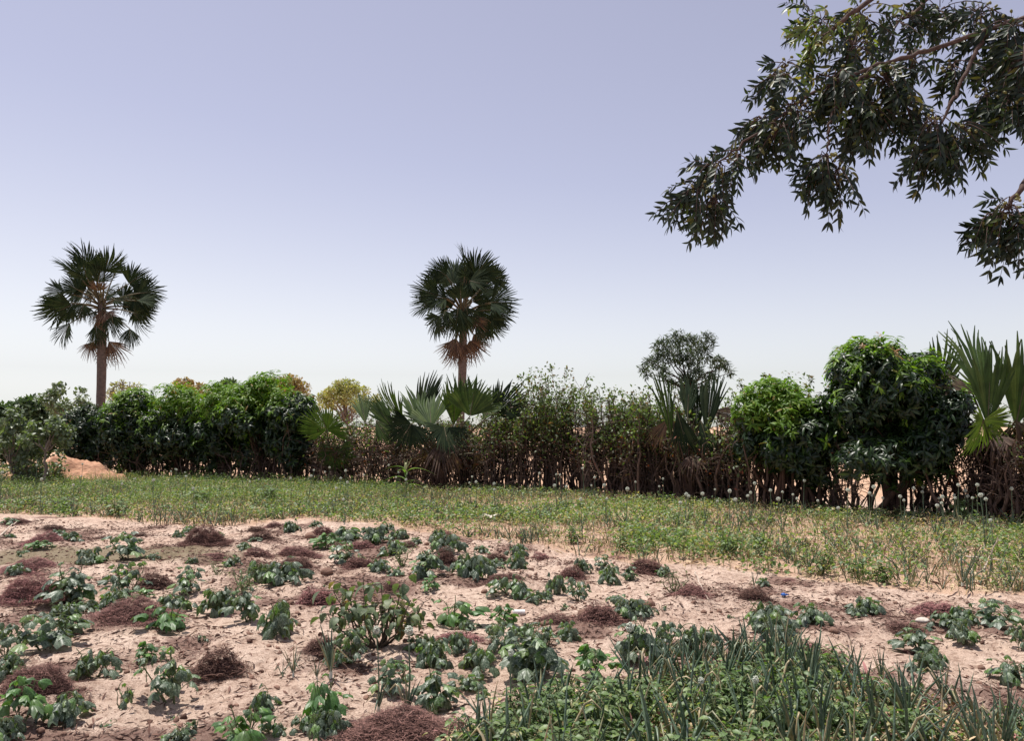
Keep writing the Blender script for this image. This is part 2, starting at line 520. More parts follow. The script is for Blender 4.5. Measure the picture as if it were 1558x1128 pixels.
M['neem_pale'] = leaf_mat('pale_neem_leaflet', [(0.0, (0.07, 0.11, 0.03)), (0.7, (0.15, 0.20, 0.05)), (1.0, (0.32, 0.24, 0.06))], 0.4, 0.3, 0.0, scale=30)
M['neem_bark'] = rough_mat('neem_bark', (0.045, 0.028, 0.025), (0.13, 0.085, 0.07), 40, 0.9, 0.4)
M['neem_fruit'] = rough_mat('neem_fruit', (0.13, 0.13, 0.04), (0.24, 0.22, 0.08), 30, 0.5, 0)
M['feather'] = leaf_mat('feathery_leaf', [(0.0, (0.020, 0.033, 0.020)), (0.6, (0.039, 0.057, 0.032)), (1.0, (0.065, 0.087, 0.045))], 0.5, 0.42, 0.0, scale=10)
M['tree_brown'] = leaf_mat('russet_leaf', [(0.0, (0.24, 0.14, 0.065)), (0.6, (0.36, 0.23, 0.11)), (1.0, (0.24, 0.22, 0.09))], 0.6, 0.3, 0.0, scale=3)
M['tree_yellow'] = leaf_mat('yellowing_leaf', [(0.0, (0.22, 0.23, 0.085)), (0.6, (0.34, 0.33, 0.12)), (1.0, (0.42, 0.34, 0.15))], 0.6, 0.3, 0.0, scale=3)
M['tree_far'] = leaf_mat('far_tree_leaf', [(0.0, (0.035, 0.065, 0.028)), (0.6, (0.065, 0.105, 0.042)), (1.0, (0.10, 0.14, 0.06))], 0.5, 0.28, 0.0, scale=4)
M['twig_grey'] = rough_mat('grey_twig', (0.13, 0.10, 0.085), (0.26, 0.21, 0.18), 8, 0.9, 0)
M['pale_leaf'] = leaf_mat('round_pale_leaf', [(0.0, (0.072, 0.104, 0.048)), (0.6, (0.120, 0.160, 0.080)), (1.0, (0.192, 0.224, 0.136))], 0.45, 0.25, 0.3, (0.36, 0.40, 0.34), 12)
M['maize'] = leaf_mat('maize_leaf', [(0.0, (0.07, 0.14, 0.025)), (1.0, (0.14, 0.22, 0.05))], 0.4, 0.35, 0.0, scale=8)
M['maize_top'] = rough_mat('maize_husk', (0.32, 0.36, 0.16), (0.5, 0.5, 0.28), 20, 0.7, 0)
M['white_plastic'] = rough_mat('white_plastic', (0.62, 0.59, 0.56), (0.82, 0.80, 0.78), 12, 0.4, 0)
M['bore_shade'] = rough_mat('pipe_inside_shade', (0.02, 0.016, 0.014), (0.05, 0.04, 0.035), 12, 0.8, 0)  # near-black colour stands for the shade inside the white pipe
M['blue_plastic'] = rough_mat('blue_plastic', (0.02, 0.09, 0.32), (0.03, 0.13, 0.45), 12, 0.35, 0)
M['pale_stick'] = rough_mat('bleached_stick', (0.36, 0.28, 0.22), (0.62, 0.52, 0.43), 20, 0.85, 0.3)
M['stone'] = rough_mat('pale_stone', (0.42, 0.36, 0.31), (0.70, 0.63, 0.56), 20, 0.9, 0.4)

# ------------------------------------------------------------------ ground: one sheet to the horizon
HEAPS = [  # px, base py, width px, height px, label
    (20, 798, 46, 17, 'brown straw heap at the far left, farthest back, grey leaves sprouting on it'),
    (75, 809, 34, 13, 'small flat brown straw heap behind the wide reddish one at far left'),
    (62, 829, 66, 18, 'wide low reddish straw heap just behind the damp greenish soil patch'),
    (147, 822, 28, 9, 'thin brown straw heap right of the wide reddish one, near damp soil'),
    (210, 817, 26, 10, 'little brown straw heap at the edge of the weedy bed on the left'),
    (38, 873, 90, 26, 'long dark brown straw heap directly in front of the damp soil patch'),
    (40, 922, 98, 46, 'big dark brown straw heap left of the largest leafy clump'),
    (230, 898, 52, 24, 'brown straw heap touching the right side of the largest leafy clump'),
    (190, 956, 128, 42, 'long ragged brown straw heap in front of the largest leafy clump'),
    (307, 834, 66, 34, 'tall domed brown straw heap left of centre beside the weedy bed'),
    (322, 853, 50, 12, 'flat scattered brown straw in front of the tall domed heap'),
    (388, 810, 32, 13, 'small brown straw heap second from the weedy bed, left of centre'),
    (394, 824, 42, 15, 'middle brown straw heap in the column of three left of centre'),
    (388, 850, 46, 24, 'dark brown straw heap nearest the viewer in the column of three'),
    (415, 805, 28, 10, 'tiny reddish straw heap tight against the weedy bed edge'),
    (448, 846, 64, 26, 'pointed brown straw heap with small grey leaves at its front foot'),
    (447, 874, 64, 26, 'brown straw heap with a leafy plant leaning over its front'),
    (489, 813, 34, 16, 'brown straw heap with one grey plant on its crest by the weedy bed'),
    (548, 837, 50, 21, 'brown straw heap in front of a row of leafy plants, centre back'),
    (545, 868, 48, 23, 'brown straw heap at the right foot of an upright leafy plant'),
    (620, 835, 28, 15, 'small brown straw heap right of a leafy plant, centre back'),
    (675, 823, 40, 15, 'brown straw heap touching the weedy bed in the centre'),
    (677, 862, 38, 28, 'steep brown straw heap with leaves on its upper right'),
    (755, 856, 38, 20, 'round brown straw heap alone on pale sand, centre back'),
    (822, 848, 34, 17, 'round brown straw heap close to the weedy bed, right of centre'),
    (768, 890, 60, 22, 'brown straw heap with a leafy plant spreading before it, centre'),
    (477, 927, 66, 38, 'round brown straw heap with a dark hollow, left of the eggplant bush'),
    (597, 902, 34, 16, 'brown straw heap peeking out behind the eggplant bush'),
    (870, 878, 44, 28, 'dark rounded straw heap with grey plants on three sides'),
    (985, 870, 58, 26, 'spread brown straw heap where bare sand meets the weedy bed'),
    (940, 850, 40, 9, 'thin line of brown straw along the edge of the weedy bed'),
    (846, 948, 54, 20, 'loose reddish straw scatter left of the heap with a clod'),
    (914, 950, 66, 28, 'brown straw heap with a dark clod at its left end'),
    (1054, 917, 52, 24, 'brown straw heap with a long pale stalk down its right side'),
    (1149, 912, 52, 24, 'brown straw heap sloping right, below a single onion plant'),
    (698, 984, 80, 30, 'low reddish straw heap in front of the spiky-topped plant'),
    (326, 1030, 74, 52, 'reddish straw heap behind the tall leafy plant, lower left'),
    (42, 1074, 118, 50, 'large fluffy reddish straw heap in the lower left corner'),
    (606, 1140, 176, 52, 'largest fluffy reddish straw heap at the bottom edge'),
    (488, 994, 52, 24, 'faded brown straw heap left of the eggplant bush stem'),
    (1230, 1000, 86, 32, 'purplish straw heap behind the front onion bed'),
    (1378, 962, 64, 18, 'purplish straw heap beside the white stone on the right'),
    (1435, 936, 76, 16, 'flat purplish straw scatter behind the row of plants on the right'),
    (1386, 994, 28, 12, 'tiny reddish straw heap left of a dark plant on the right'),
    (922, 1064, 40, 20, 'small reddish straw heap between bright leafy plant and onion bed'),
    (1206, 882, 34, 10, 'thin reddish straw heap below onion leaves at the bed edge'),
]


def heap_geom(px, py, w, h):
    x, y = at(px, py)
    d = y
    return x, y, w * d / FPX, max(0.05, h * d / FPX)


def axis(a, b, fine, hi, g):
    out = list(np.arange(a, b, fine))
    s = fine; v = out[-1]
    while v < hi:
        s = min(s * g, 400); v += s; out.append(v)
    return np.array(out)


xp = axis(0, 4.6, 0.028, 4500, 1.035)
xs = np.concatenate([-xp[:0:-1], xp])
yf = axis(3.2, 8.5, 0.026, 6000, 1.02)
yb = 3.2 - axis(0.05, 0.5, 0.1, 1200, 1.25)
ys = np.concatenate([yb[::-1], yf])
X, Y = np.meshgrid(xs, ys)
Z = hgt(X, Y)
mask_l = np.clip(fbm(X * 1.7, Y * 1.7, 77, 4) * 2.6 - 1.05, 0.05, 0.75)
for i, (px, py, w, h, lb) in enumerate(HEAPS):
    hx, hy, hw, hh = heap_geom(px, py, w, h)
    d2 = ((X - hx) / (hw * 0.85)) ** 2 + ((Y - hy - 0.05) / (hw * 0.75)) ** 2
    g = np.exp(-d2 * 1.1)
    mask_l = np.maximum(mask_l, 0.75 * g)
    Z += 0.15 * hh * np.exp(-d2 * 2.0)
mask_l *= np.clip((17 - Y) / 3, 0, 1)
dx, dy = at(120, 846)
mask_g = 0.78 * np.clip(1.5 - 1.2 * (((X - dx) / 2.3) ** 2 + ((Y - dy) / 0.75) ** 2) + (fbm(X * 3, Y * 3, 5) - 0.5) * 1.6, 0, 1)
mask_b = np.clip(in_poly(X, Y, BACK_BED) * 0.55 + in_poly(X, Y, FRONT_BED) * 0.25 + np.clip((Y + 0.28 * X - 18.5) / 3, 0, 1) * 1.0, 0, 1)
ny, nx = X.shape
V = np.stack([X, Y, Z], -1).reshape(-1, 3)
ii, jj = np.meshgrid(np.arange(ny - 1), np.arange(nx - 1), indexing='ij')
a0 = (ii * nx + jj).ravel()
F = np.stack([a0, a0 + 1, a0 + nx + 1, a0 + nx], -1)
mb = MB(); mb.add(V, F)
ground = mb.build('ground', M['ground'])
ground['kind'] = 'structure'
ca = ground.data.color_attributes.new('mask', 'FLOAT_COLOR', 'POINT')
colr = np.stack([mask_l, mask_g, mask_b, np.ones_like(mask_b)], -1).reshape(-1, 4).astype(np.float32)
ca.data.foreach_set('color', colr.ravel())


def gz(x, y):
    """height of the finished sheet, heaps' swells included"""
    j = int(np.clip(np.searchsorted(xs, x) - 1, 0, nx - 2)); i = int(np.clip(np.searchsorted(ys, y) - 1, 0, ny - 2))
    fx = (x - xs[j]) / (xs[j + 1] - xs[j]); fy = (y - ys[i]) / (ys[i + 1] - ys[i])
    return float((Z[i, j] * (1 - fx) + Z[i, j + 1] * fx) * (1 - fy) + (Z[i + 1, j] * (1 - fx) + Z[i + 1, j + 1] * fx) * fy)


def gzv(x, y):
    return np.array([gz(a, b) for a, b in zip(x, y)])


# ------------------------------------------------------------------ hedge, trees, palms
MANGO_LEAF = lance(4, 0.24, 0.35, 0.3)
SMALL_LEAF = lance(2, 0.5, 0.2, 0.3)
OVATE = lance(4, 0.55, 0.3, 0.35, 0.38)
NARROW = lance(3, 0.16, 0.3, 0.2)


def rdirs(n, g):
    return norm(g.normal(size=(n, 3)))


def lobes_in(c, r, n, size, g, low=-0.5):
    """n lobe centres and radii spread through an ellipsoid crown"""
    c = np.asarray(c, float); r = np.asarray(r, float)
    out = []
    while len(out) < n:
        d = g.normal(size=3); d /= np.linalg.norm(d)
        if d[2] < low: continue
        k = g.uniform(0.35, 1.0) ** 0.5
        s = g.uniform(*size)
        out.append((c + d * r * k * (1 - 0.55 * s), s))
    return out


def whorls(mb, P, O, k, length, tpl, g, mi=0, droop=0.35, open_=0.9):
    """k leaves round each shoot tip P pointing out along O"""
    N = len(P)
    O = norm(O)
    Pk = np.repeat(P, k, 0); Ok = np.repeat(O, k, 0)
    rnd = rdirs(N * k, g)
    rad = norm(rnd - Ok * (rnd * Ok).sum(-1, keepdims=True))
    d = norm(Ok * g.uniform(0.1, 0.7, (N * k, 1)) + rad * open_ + np.array([0, 0, -1.0]) * g.uniform(0, 2 * droop, (N * k, 1)))
    L = g.uniform(length[0], length[1], N * k)
    Mx = frames(d, Ok + np.array([0, 0, 0.35]), g.normal(0, 0.35, N * k))
    put(mb, tpl, Mx, Pk + Ok * g.uniform(-0.05, 0.05, (N * k, 1)), L, mi)


def crown_points(lobes, n, g, shell=0.62, up=0.25):
    lc = np.array([l[0] for l in lobes]); lr = np.array([l[1] for l in lobes])
    w = lr ** 2; w /= w.sum()
    idx = g.choice(len(lobes), n, p=w)
    d = rdirs(n, g); d[:, 2] += up; d = norm(d)
    k = shell + (1 - shell) * g.random(n) ** 0.6
    return lc[idx] + d * (lr[idx] * k)[:, None], d, lc[idx]


def mango(px, base_py, cpx, cpy, wpx, hpx, label, seed, n=900, new=0.12, stems=4, length=(0.13, 0.23), flowers=0, low=-1.0, extra=None, thick=0.055):
    g = np.random.default_rng(seed)
    bx, by = at(px, base_py)
    dist = by
    root = thing('mango_tree', label, 'tree', (bx, by, gz(bx, by)))
    o = np.array([bx, by, gz(bx, by)])
    c = pt(cpx, cpy, dist) - o
    rx, rz = wpx * dist / FPX / 2, hpx * dist / FPX / 2
    r = np.array([rx, min(rx, 1.3) * 0.9, rz])
    lobes = lobes_in(c, r, int(22 + rx * 12), (0.20 * rz + 0.08, 0.36 * rz + 0.10), g, low)
    lobes = [(c + (l - c) * np.array([1.0, 1.0, 1.0]) * (1 + 0.22 * min(1, abs((l - c)[0] / rx)) * min(1, abs((l - c)[2] / rz))), q) for l, q in lobes]
    if extra:
        for ex, ey, er in extra:
            lobes.append((pt(ex, ey, dist - 0.9) - o, er * dist / FPX))
    P, d, lc = crown_points(lobes, n, g)
    P[:, 2] = np.maximum(P[:, 2], 0.35)
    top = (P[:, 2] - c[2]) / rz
    isnew_lit = g.random(n) < new * (0.12 + 2.4 * np.clip(top + 0.05, 0, 1.0))  # bright young leaves crowd the top, their colour also painting its sunlit look
    mb = MB()
    whorls(mb, P[~isnew_lit], d[~isnew_lit] + np.array([0, 0, 0.3]), 9, length, MANGO_LEAF, g, 0)
    if isnew_lit.any():
        whorls(mb, P[isnew_lit] + d[isnew_lit] * 0.06, d[isnew_lit] + np.array([0, 0, 0.6]), 8, (length[0] * 0.8, length[1] * 0.9), MANGO_LEAF, g, 1, 0.15)
    if flowers:
        hi = np.argsort(-(P[:, 2] + d[:, 1] * -0.6 + g.random(n) * 0.9))[:flowers]
        whorls(mb, P[hi] + d[hi] * 0.1 + np.array([0, 0, .05]), d[hi] + np.array([0, 0, 0.6]), 12, (0.07, 0.12), NARROW, g, 2, 0.1, 0.6)
    mb.build('crown', [M['mango'], M['mango_new_sunlit'], M['mango_flower']], root)
    tb = MB()
    for s in range(stems):
        a = g.uniform(0, 2 * PI); rr = g.uniform(0.02, 0.22 * rx)
        p0 = np.array([math.cos(a) * rr * 1.6, math.sin(a) * rr * 0.6, -0.05])
        for q in range(2):
            tgt = lobes[g.integers(len(lobes))][0]
            P0 = curve(p0, tgt, 9, g.uniform(-0.1, 0.15), (g.normal(), g.normal(), 0.3), 0.03, g)
            tubes(tb, P0, np.linspace(thick * g.uniform(0.6, 1.1), 0.012, 9), 7)
    for l in lobes[::2]:
        P0 = curve(c * np.array([1, 1, 0.55]), l[0], 6, 0.05, (0, 0, 1), 0.03, g)
        tubes(tb, P0, np.linspace(0.022, 0.006, 6), 5)
    tb.build('trunk', M['bark'], root)
    return root


def shrub(px, base_py, top_py, wpx, label, seed, stems=34, leaves=1500, leaf=(0.05, 0.10), green=0.5, lean=0.25, leaf_low=0.45, name='dry_shrub', mats=('shrub', 'shrub_brown'), tpl=None, thick=(0.010, 0.028), dist_off=0.0, sprig=6):
    """a thicket of bent stems with leaves near the top"""
    g = np.random.default_rng(seed)
    bx, by = at(px, base_py)
    by += dist_off; bx *= by / max(0.1, by - dist_off)
    o = np.array([bx, by, gz(bx, by)])
    root = thing(name, label, 'shrub', o)
    W = wpx * by / FPX; H = (pt(px, top_py, by)[2] - o[2]) * 1.14
    sb = MB(); lb = MB()
    n = 9
    Ps = []
    for s in range(stems):
        x0 = g.uniform(-0.5, 0.5) * W
        p0 = np.array([x0 * 0.9, g.normal(0, 0.45), -0.04])
        hh = H * (0.5 + 0.5 * g.random() ** 0.8) * (0.74 + 0.34 * float(vnoise(np.array([bx + x0]) * 1.1, np.array([seed * 0.1]), 5)[0]))
        p1 = np.array([x0 + g.normal(0, lean), p0[1] + g.normal(0, 0.3), hh])
        P = curve(p0, p1, n, g.normal(0, 0.16), (g.normal(), g.normal() * 0.6, 0.1), 0.028, g)
        Ps.append(P)
    Ps = np.array(Ps)
    rad = g.uniform(thick[0], thick[1], (stems, 1)) * np.linspace(1, 0.12, n)[None]
    tubes(sb, Ps, rad, 5)
    # side twigs
    m = stems * 9
    si = g.integers(0, stems, m); ti = g.integers(2, n - 1, m)
    q0 = Ps[si, ti]
    dd = norm(g.normal(size=(m, 3)) * np.array([1, 0.8, 0.5]) + np.array([0, 0, 0.35])) * g.uniform(0.15, 0.55, (m, 1)) * min(1, H / 2)
    t = np.linspace(0, 1, 5)[None, :, None]
    Q = q0[:, None] + dd[:, None] * t + np.array([0, 0, -0.10]) * (t ** 2) * g.uniform(0, 1.5, (m, 1, 1)) + g.normal(0, 0.012, (m, 5, 3)) * t
    Q[..., 2] = np.maximum(Q[..., 2], 0.02)
    tubes(sb, Q, np.linspace(0.0075, 0.003, 5)[None], 4)
    sb.build('branch', M['stick'], root)
    # leaves along twigs and stem tops
    k = leaves
    u = g.random(k)
    qi = g.integers(0, m, k); qt = g.integers(1, 5, k)
    L = Q[qi, qt] + g.normal(0, 0.05, (k, 3))
    on = np.arange(k) < int(0.35 * k)
    si2 = g.integers(0, stems, k); st2 = g.integers(4, n, k)
    L = np.where(on[:, None], Ps[si2, st2] + g.normal(0, 0.09, (k, 3)), L)
    keep = L[:, 2] > H * (leaf_low + g.normal(0, 0.13, k))
    keep &= vnoise((L[:, 0] + bx) * 2.3, L[:, 2] * 2.6 + seed, 9) > 0.27
    L = L[keep]
    hi = (L[:, 2] / H + g.normal(0, 0.14, len(L))) > (0.95 - green)
    tpl = tpl or SMALL_LEAF
    d = rdirs(len(L), g); d[:, 2] -= 0.15
    Mx = frames(d, None, g.normal(0, 0.8, len(L)))
    sc = g.uniform(leaf[0], leaf[1], len(L))
    for sel, mi in ((hi, 0), (~hi, 1)):
        if sel.any(): put(lb, tpl, Mx[sel], L[sel], sc[sel] * (1 if mi == 0 else 0.8), mi)
    # leafy sprigs standing out of the top
    for s in range(sprig):
        i = g.integers(0, stems)
        p0 = Ps[i, -1]
        p1 = p0 + np.array([g.normal(0, 0.12), g.normal(0, 0.1), g.uniform(0.12, 0.4)])
        P = curve(p0, p1, 8, g.normal(0, 0.04), (1, 0, 0), 0.01, g)
        kk = 26
        tt = g.integers(1, 8, kk)
        dd = rdirs(kk, g); dd[:, 2] += 0.3
        put(lb, tpl, frames(dd, None, g.normal(0, 0.6, kk)), P[tt] + g.normal(0, 0.02, (kk, 3)), g.uniform(leaf[0], leaf[1], kk), 0)
    lb.build('foliage', [M[mats[0]], M[mats[1]]], root)
    return root


def fan(n=34, spread=R(200), union=0.55, fold=0.35, droop=0.15, cup=0.3, g=None, ragged=0.06, side=0.72, tipw=0.004):
    """fan blade: hastula at origin, opens along +Y, face +Z"""
    g = g or rng
    V, F = [], []
    da = spread / n / 2
    for k in range(n):
        a = -spread / 2 + (2 * k + 1) * da
        Lk = (side + (1 - side) * math.cos(a / (spread / 2 + 1e-6) * PI / 2) ** 0.8) * (1 + g.normal(0, ragged))
        dk = droop * g.uniform(0.4, 1.7)
        tw = g.normal(0, 0.05)
        rows = [0.04, union * 0.5, union, union + (1 - union) * 0.45, 1.0]
        b = len(V)
        for q, rr in enumerate(rows):
            hw = rr * math.tan(da) if q <= 2 else (union * math.tan(da) * (0.62 if q == 3 else 0) + tipw)
            aa = a + (tw * (rr - union) / (1 - union) if q > 2 else 0)
            r = rr * Lk
            cx, cy = math.sin(aa) * r, math.cos(aa) * r
            px_, py_ = math.cos(aa), -math.sin(aa)
            zz = cup * (abs(math.sin(aa)) * r) ** 1.5 - dk * max(0, rr - 0.35) ** 2 * 1.6
            for s in (-1, 0, 1):
                V.append((cx + px_ * hw * s, cy + py_ * hw * s, zz + (fold * hw if s == 0 else 0)))
        for q in range(4):
            o = b + q * 3
            F += [(o, o + 1, o + 4, o + 3), (o + 1, o + 2, o + 5, o + 4)]
    return np.array(V), np.array(F)


def frond(root, base, hast, axis_dir, face, Rm, mat, g, spread=R(200), n=34, name='frond', pet=0.022, bow=0.12, **kw):
    """one leaf: petiole from BASE to HAST (in the palm's own space), blade opening along AXIS_DIR with its face to FACE"""
    fb = MB()
    base = np.asarray(base, float); hast = np.asarray(hast, float)
    tpl = fan(n, spread, g=g, **kw)
    Mx = frames(np.array([axis_dir]), np.array([face]))
    put(fb, tpl, Mx, np.array([hast]), np.array([Rm]), 0)
    P = curve(base, hast, 8, bow * np.linalg.norm(hast - base), (0, 0, 1), 0, g)
    tubes(fb, P, np.linspace(pet * 1.6, pet * 0.7, 8), 5, 1)
    ad = np.asarray(axis_dir, float); ad = ad / np.linalg.norm(ad)
    tubes(fb, np.array([hast, hast + ad * Rm * 0.3, hast + ad * Rm * 0.55]), np.array([pet * 0.7, pet * 0.4, 0.004]), 5, 1)
    return fb.build(name, [mat, M['petiole']], root)


def tall_palm(cpx, origin_py, dist, base_px, label, seed, fans, trunk_r, reach, extra, size=1.0):
    """fans: (hastula px, py, direction deg, radius px, spread, dead); each is set at its own depth inside a round crown"""
    g = np.random.default_rng(seed)
    base = pt(base_px, 650, dist); base[2] = gz(base[0], base[1])
    root = thing('palm_tree', label, 'tree', base)
    top = pt(cpx, origin_py, dist) - base
    tb = MB()
    n = 26
    t = np.linspace(0, 1, n)
    P = np.outer(t, top) + np.outer(np.sin(t * PI) * 0.06, (1, 0.3, 0))
    rad = trunk_r * (1 + 0.12 * np.exp(-((t - 0.62) / 0.22) ** 2) - 0.12 * t + 0.25 * np.exp(-t * 14)) * (1 + g.normal(0, 0.02, n))
    tubes(tb, P, rad, 16)
    tb.build('trunk', M['palm_bark'], root)
    m2 = dist / FPX
    for i, (hx, hy, ang, rp, spr, dead) in enumerate(fans):
        dx, dz = (hx - cpx) * m2, (origin_py - hy) * m2
        dep = math.sqrt(max(0.15, reach ** 2 - dx * dx - dz * dz)) * (0.75 if not dead else 0.3)
        sg = -1 if (i % 3 != 1) else 1
        h = top + np.array([dx, sg * dep, dz])
        b = top + np.array([0.1 * np.sign(dx), sg * 0.1, np.clip(-0.25 + dz * 0.25, -1.9, 0.2)])
        an = R(ang)
        ax = norm(np.array([math.cos(an), sg * g.uniform(0.1, 0.45), math.sin(an)]))
        out = norm(np.array([dx, sg * dep, 0.0]) + 1e-4)
        fc = norm(np.array([g.normal(0, 0.5), -1.0 * (1 if g.random() < 0.75 else 0.2), g.uniform(-0.1, 0.7)]))
        frond(root, b, h, ax, fc, rp * m2 * size * g.uniform(0.9, 1.08), M['fan_dead' if dead else 'fan'], g, R(spr * g.uniform(0.78, 1.08)), 32 if not dead else 22, name='dead_frond' if dead else 'frond',
              droop=0.3 if not dead else 0.5, cup=g.uniform(0.2, 0.7), pet=0.032, union=0.66 if not dead else 0.42, bow=0.05, ragged=0.07)
    for k in range(extra + 4):  # short-stalked leaves and old stalks round the growing point
        an = R(k * 360 / (extra + 4) + g.uniform(-20, 20))
        h = top + np.array([math.cos(an) * g.uniform(0.45, 0.85), -g.uniform(0.2, 0.9), math.sin(an) * g.uniform(0.4, 0.9) - 0.1])
        dd = k % 3 == 2
        frond(root, top + np.array([0, 0, -0.4]), h, norm(np.array([math.cos(an), -0.4, math.sin(an) - 0.45])), (g.normal(0, 0.5), -1, g.uniform(0, 0.6)), g.uniform(0.7, 1.0), M['fan_dead' if dd else 'fan'], g, R(g.uniform(70, 150)), 20,
              name='dead_frond' if dd else 'frond', droop=0.4, cup=0.6, pet=0.03, union=0.55, bow=0.05, ragged=0.08)
    for k in range(extra):      # leaves on the far side
        az = R(g.uniform(20, 160)); el = R(g.uniform(-15, 75))
        d = np.array([math.cos(az) * math.cos(el), math.sin(az) * math.cos(el), math.sin(el)])
        h = top + d * reach * 0.8
        frond(root, top, h, norm(d + np.array([0, 0, -0.4])), (g.normal(0, 0.4), -1, 0.3), 1.15, M['fan'], g, R(200), 28, droop=0.3, cup=0.4, pet=0.03, union=0.6, bow=0.05, ragged=0.07)
    return root


def small_palm(base_px, base_py, label, seed, leaves, dist_off=0.0, trunk_h=0.0, skirt=0):
    """leaves: (hastula px, py, radius px, image angle deg, spread deg, material, tilt away, depth offset)"""
    g = np.random.default_rng(seed)
    bx, by = at(base_px, base_py)
    by += dist_off; bx = (base_px - 779) / FPX * by
    o = np.array([bx, by, gz(bx, by)])
    root = thing('fan_palm', label, 'palm', o)
    tb = MB()
    th = max(trunk_h, 0.35)
    tubes(tb, np.array([[0, 0, -0.05], [0.02, 0, th * 0.5], [0.0, 0, th]]), np.array([0.15, 0.13, 0.09]), 9)
    for k in range(26):     # old leaf bases
        a = k * 2.4; z = th * g.random()
        tubes(tb, np.array([[0.1 * math.cos(a), 0.1 * math.sin(a), z], [0.2 * math.cos(a), 0.2 * math.sin(a), z + 0.14], [0.24 * math.cos(a), 0.24 * math.sin(a), z + g.uniform(0.2, 0.5)]]), np.array([0.03, 0.022, 0.014]), 5)
    tb.build('trunk', M['bark'], root)
    for (hx, hy, rp, ang, spr, mat, tilt, off) in leaves:
        dist = by + off
        h = pt(hx, hy, dist) - o
        a = R(ang)
        ax = norm(np.array([math.cos(a), 0.35 * g.normal() + tilt * 0.8, math.sin(a)]))
        fc = norm(np.array([0.35 * g.normal(), -1.0, 0.45 + tilt]))
        b = np.array([g.normal(0, 0.08), g.normal(0, 0.08), th * 0.8])
        dead = mat == 'fan_dead'
        frond(root, b, h, ax, fc, rp * dist / FPX, M[mat], g, R(spr), int(max(16, spr / 4.6)), name='dead_frond' if dead else 'frond', pet=0.02,
              union=0.68 if not dead else 0.4, droop=0.12 if not dead else 0.5, cup=0.35, bow=0.05, ragged=0.05)
    for k in range(skirt):
        az = k * 2.39996
        d = np.array([math.cos(az) * 0.55, math.sin(az) * 0.55, -0.6])
        b = np.array([0, 0, th])
        h = b + np.array([math.cos(az) * 0.3, math.sin(az) * 0.3, g.uniform(0, 0.5)])
        frond(root, b, h, norm(d), (math.cos(az), math.sin(az), 0.4), g.uniform(0.55, 0.95), M['fan_dead'], g, R(g.uniform(60, 120)), 16, name='dead_frond', union=0.4, droop=0.5, cup=0.4, pet=0.016)
    return root


def leafy_tree(px, base_py, cpx, cpy, wpx, hpx, dist, label, seed, mat, n=5000, leaf=(0.10, 0.2), lobesn=18, name='broadleaf_tree', trunk=0.09, bark='bark', tpl=None, sparse=1.0, hang=0.0, lobe=(0.22, 0.4), low=-0.5, twigs=6, lobes_px=None):
    g = np.random.default_rng(seed)
    bx = (px - 779) / FPX * dist
    o = np.array([bx, dist, gz(bx, dist)])
    root = thing(name, label, 'tree', o)
    c = pt(cpx, cpy, dist) - o
    rx, rz = wpx * dist / FPX / 2, hpx * dist / FPX / 2
    r = np.array([rx, rx * 0.9, rz])
    lobes = lobes_in(c, r, lobesn, (lobe[0] * min(rx, rz), lobe[1] * min(rx, rz)), g, low)
    if lobes_px:
        lobes = [(pt(a, b, dist + g.normal(0, 0.3)) - o, 0.74 * q * dist / FPX) for a, b, q in lobes_px]
    tb = MB()
    fork = np.array([c[0] * 0.6, c[1] * 0.6, max(0.2, c[2] - rz * 0.9)])
    tubes(tb, curve((0, 0, -0.1), fork, 9, 0.05, (1, 0, 0), 0.02, g), np.linspace(trunk * 1.3, trunk * 0.7, 9), 9)
    tips = []
    for lc, lr in lobes:
        P = curve(fork, lc, 8, g.uniform(0, 0.15) * rz, (g.normal() * 0.4, 0, 1), 0.02 * rx, g)
        tubes(tb, P, np.linspace(trunk * 0.5, trunk * 0.12, 8), 6)
        for q in range(twigs):
            d = g.normal(size=3); d /= np.linalg.norm(d); d[2] += 0.2
            Q = curve(lc, lc + d * lr * 0.95, 5, 0.02, (0, 0, 1), 0.02, g)
            tubes(tb, Q, np.linspace(trunk * 0.11, trunk * 0.04, 5), 4)
    tb.build('trunk', M[bark], root)
    if n:
        P, d, lc = crown_points(lobes, int(n * sparse), g, 0.45, 0.3)
        lb = MB()
        dd = norm(rdirs(len(P), g) + 0.5 * d + np.array([0, 0, -hang]))
        put(lb, tpl or SMALL_LEAF, frames(dd, d + np.array([0, 0, 0.6]), g.normal(0, 0.5, len(P))), P, g.uniform(leaf[0], leaf[1], len(P)))
        lb.build('crown', M[mat], root)
    return root


# far trees beyond the hedge
leafy_tree(440, 660, 438, 606, 96, 84, 62, 'russet round-crowned tree behind the left mango row', 301, 'tree_brown', 6000, (0.16, 0.32), 34, trunk=0.13, bark='twig_grey', low=-0.3, twigs=8)
leafy_tree(528, 660, 530, 612, 118, 76, 56, 'yellow-green thin tree behind the hedge left of the fan palm clump', 302, 'tree_yellow', 5200, (0.14, 0.26), 44, trunk=0.09, bark='twig_grey', low=-0.35, lobe=(0.16, 0.34), twigs=8)
leafy_tree(192, 660, 188, 606, 78, 56, 50, 'nearly bare grey twiggy tree just right of the left palm trunk', 303, 'tree_yellow', 420, (0.15, 0.28), 26, trunk=0.15, bark='twig_grey', twigs=12)
leafy_tree(292, 660, 290, 596, 66, 40, 50, 'small brownish half-bare tree showing over the mango hedge', 304, 'tree_brown', 900, (0.18, 0.32), 20, trunk=0.14, bark='twig_grey', twigs=9)
leafy_tree(352, 660, 344, 590, 36, 30, 46, 'small dark green treetop beside the tallest left mango crown', 305, 'tree_far', 900, (0.15, 0.28), 12, trunk=0.12)
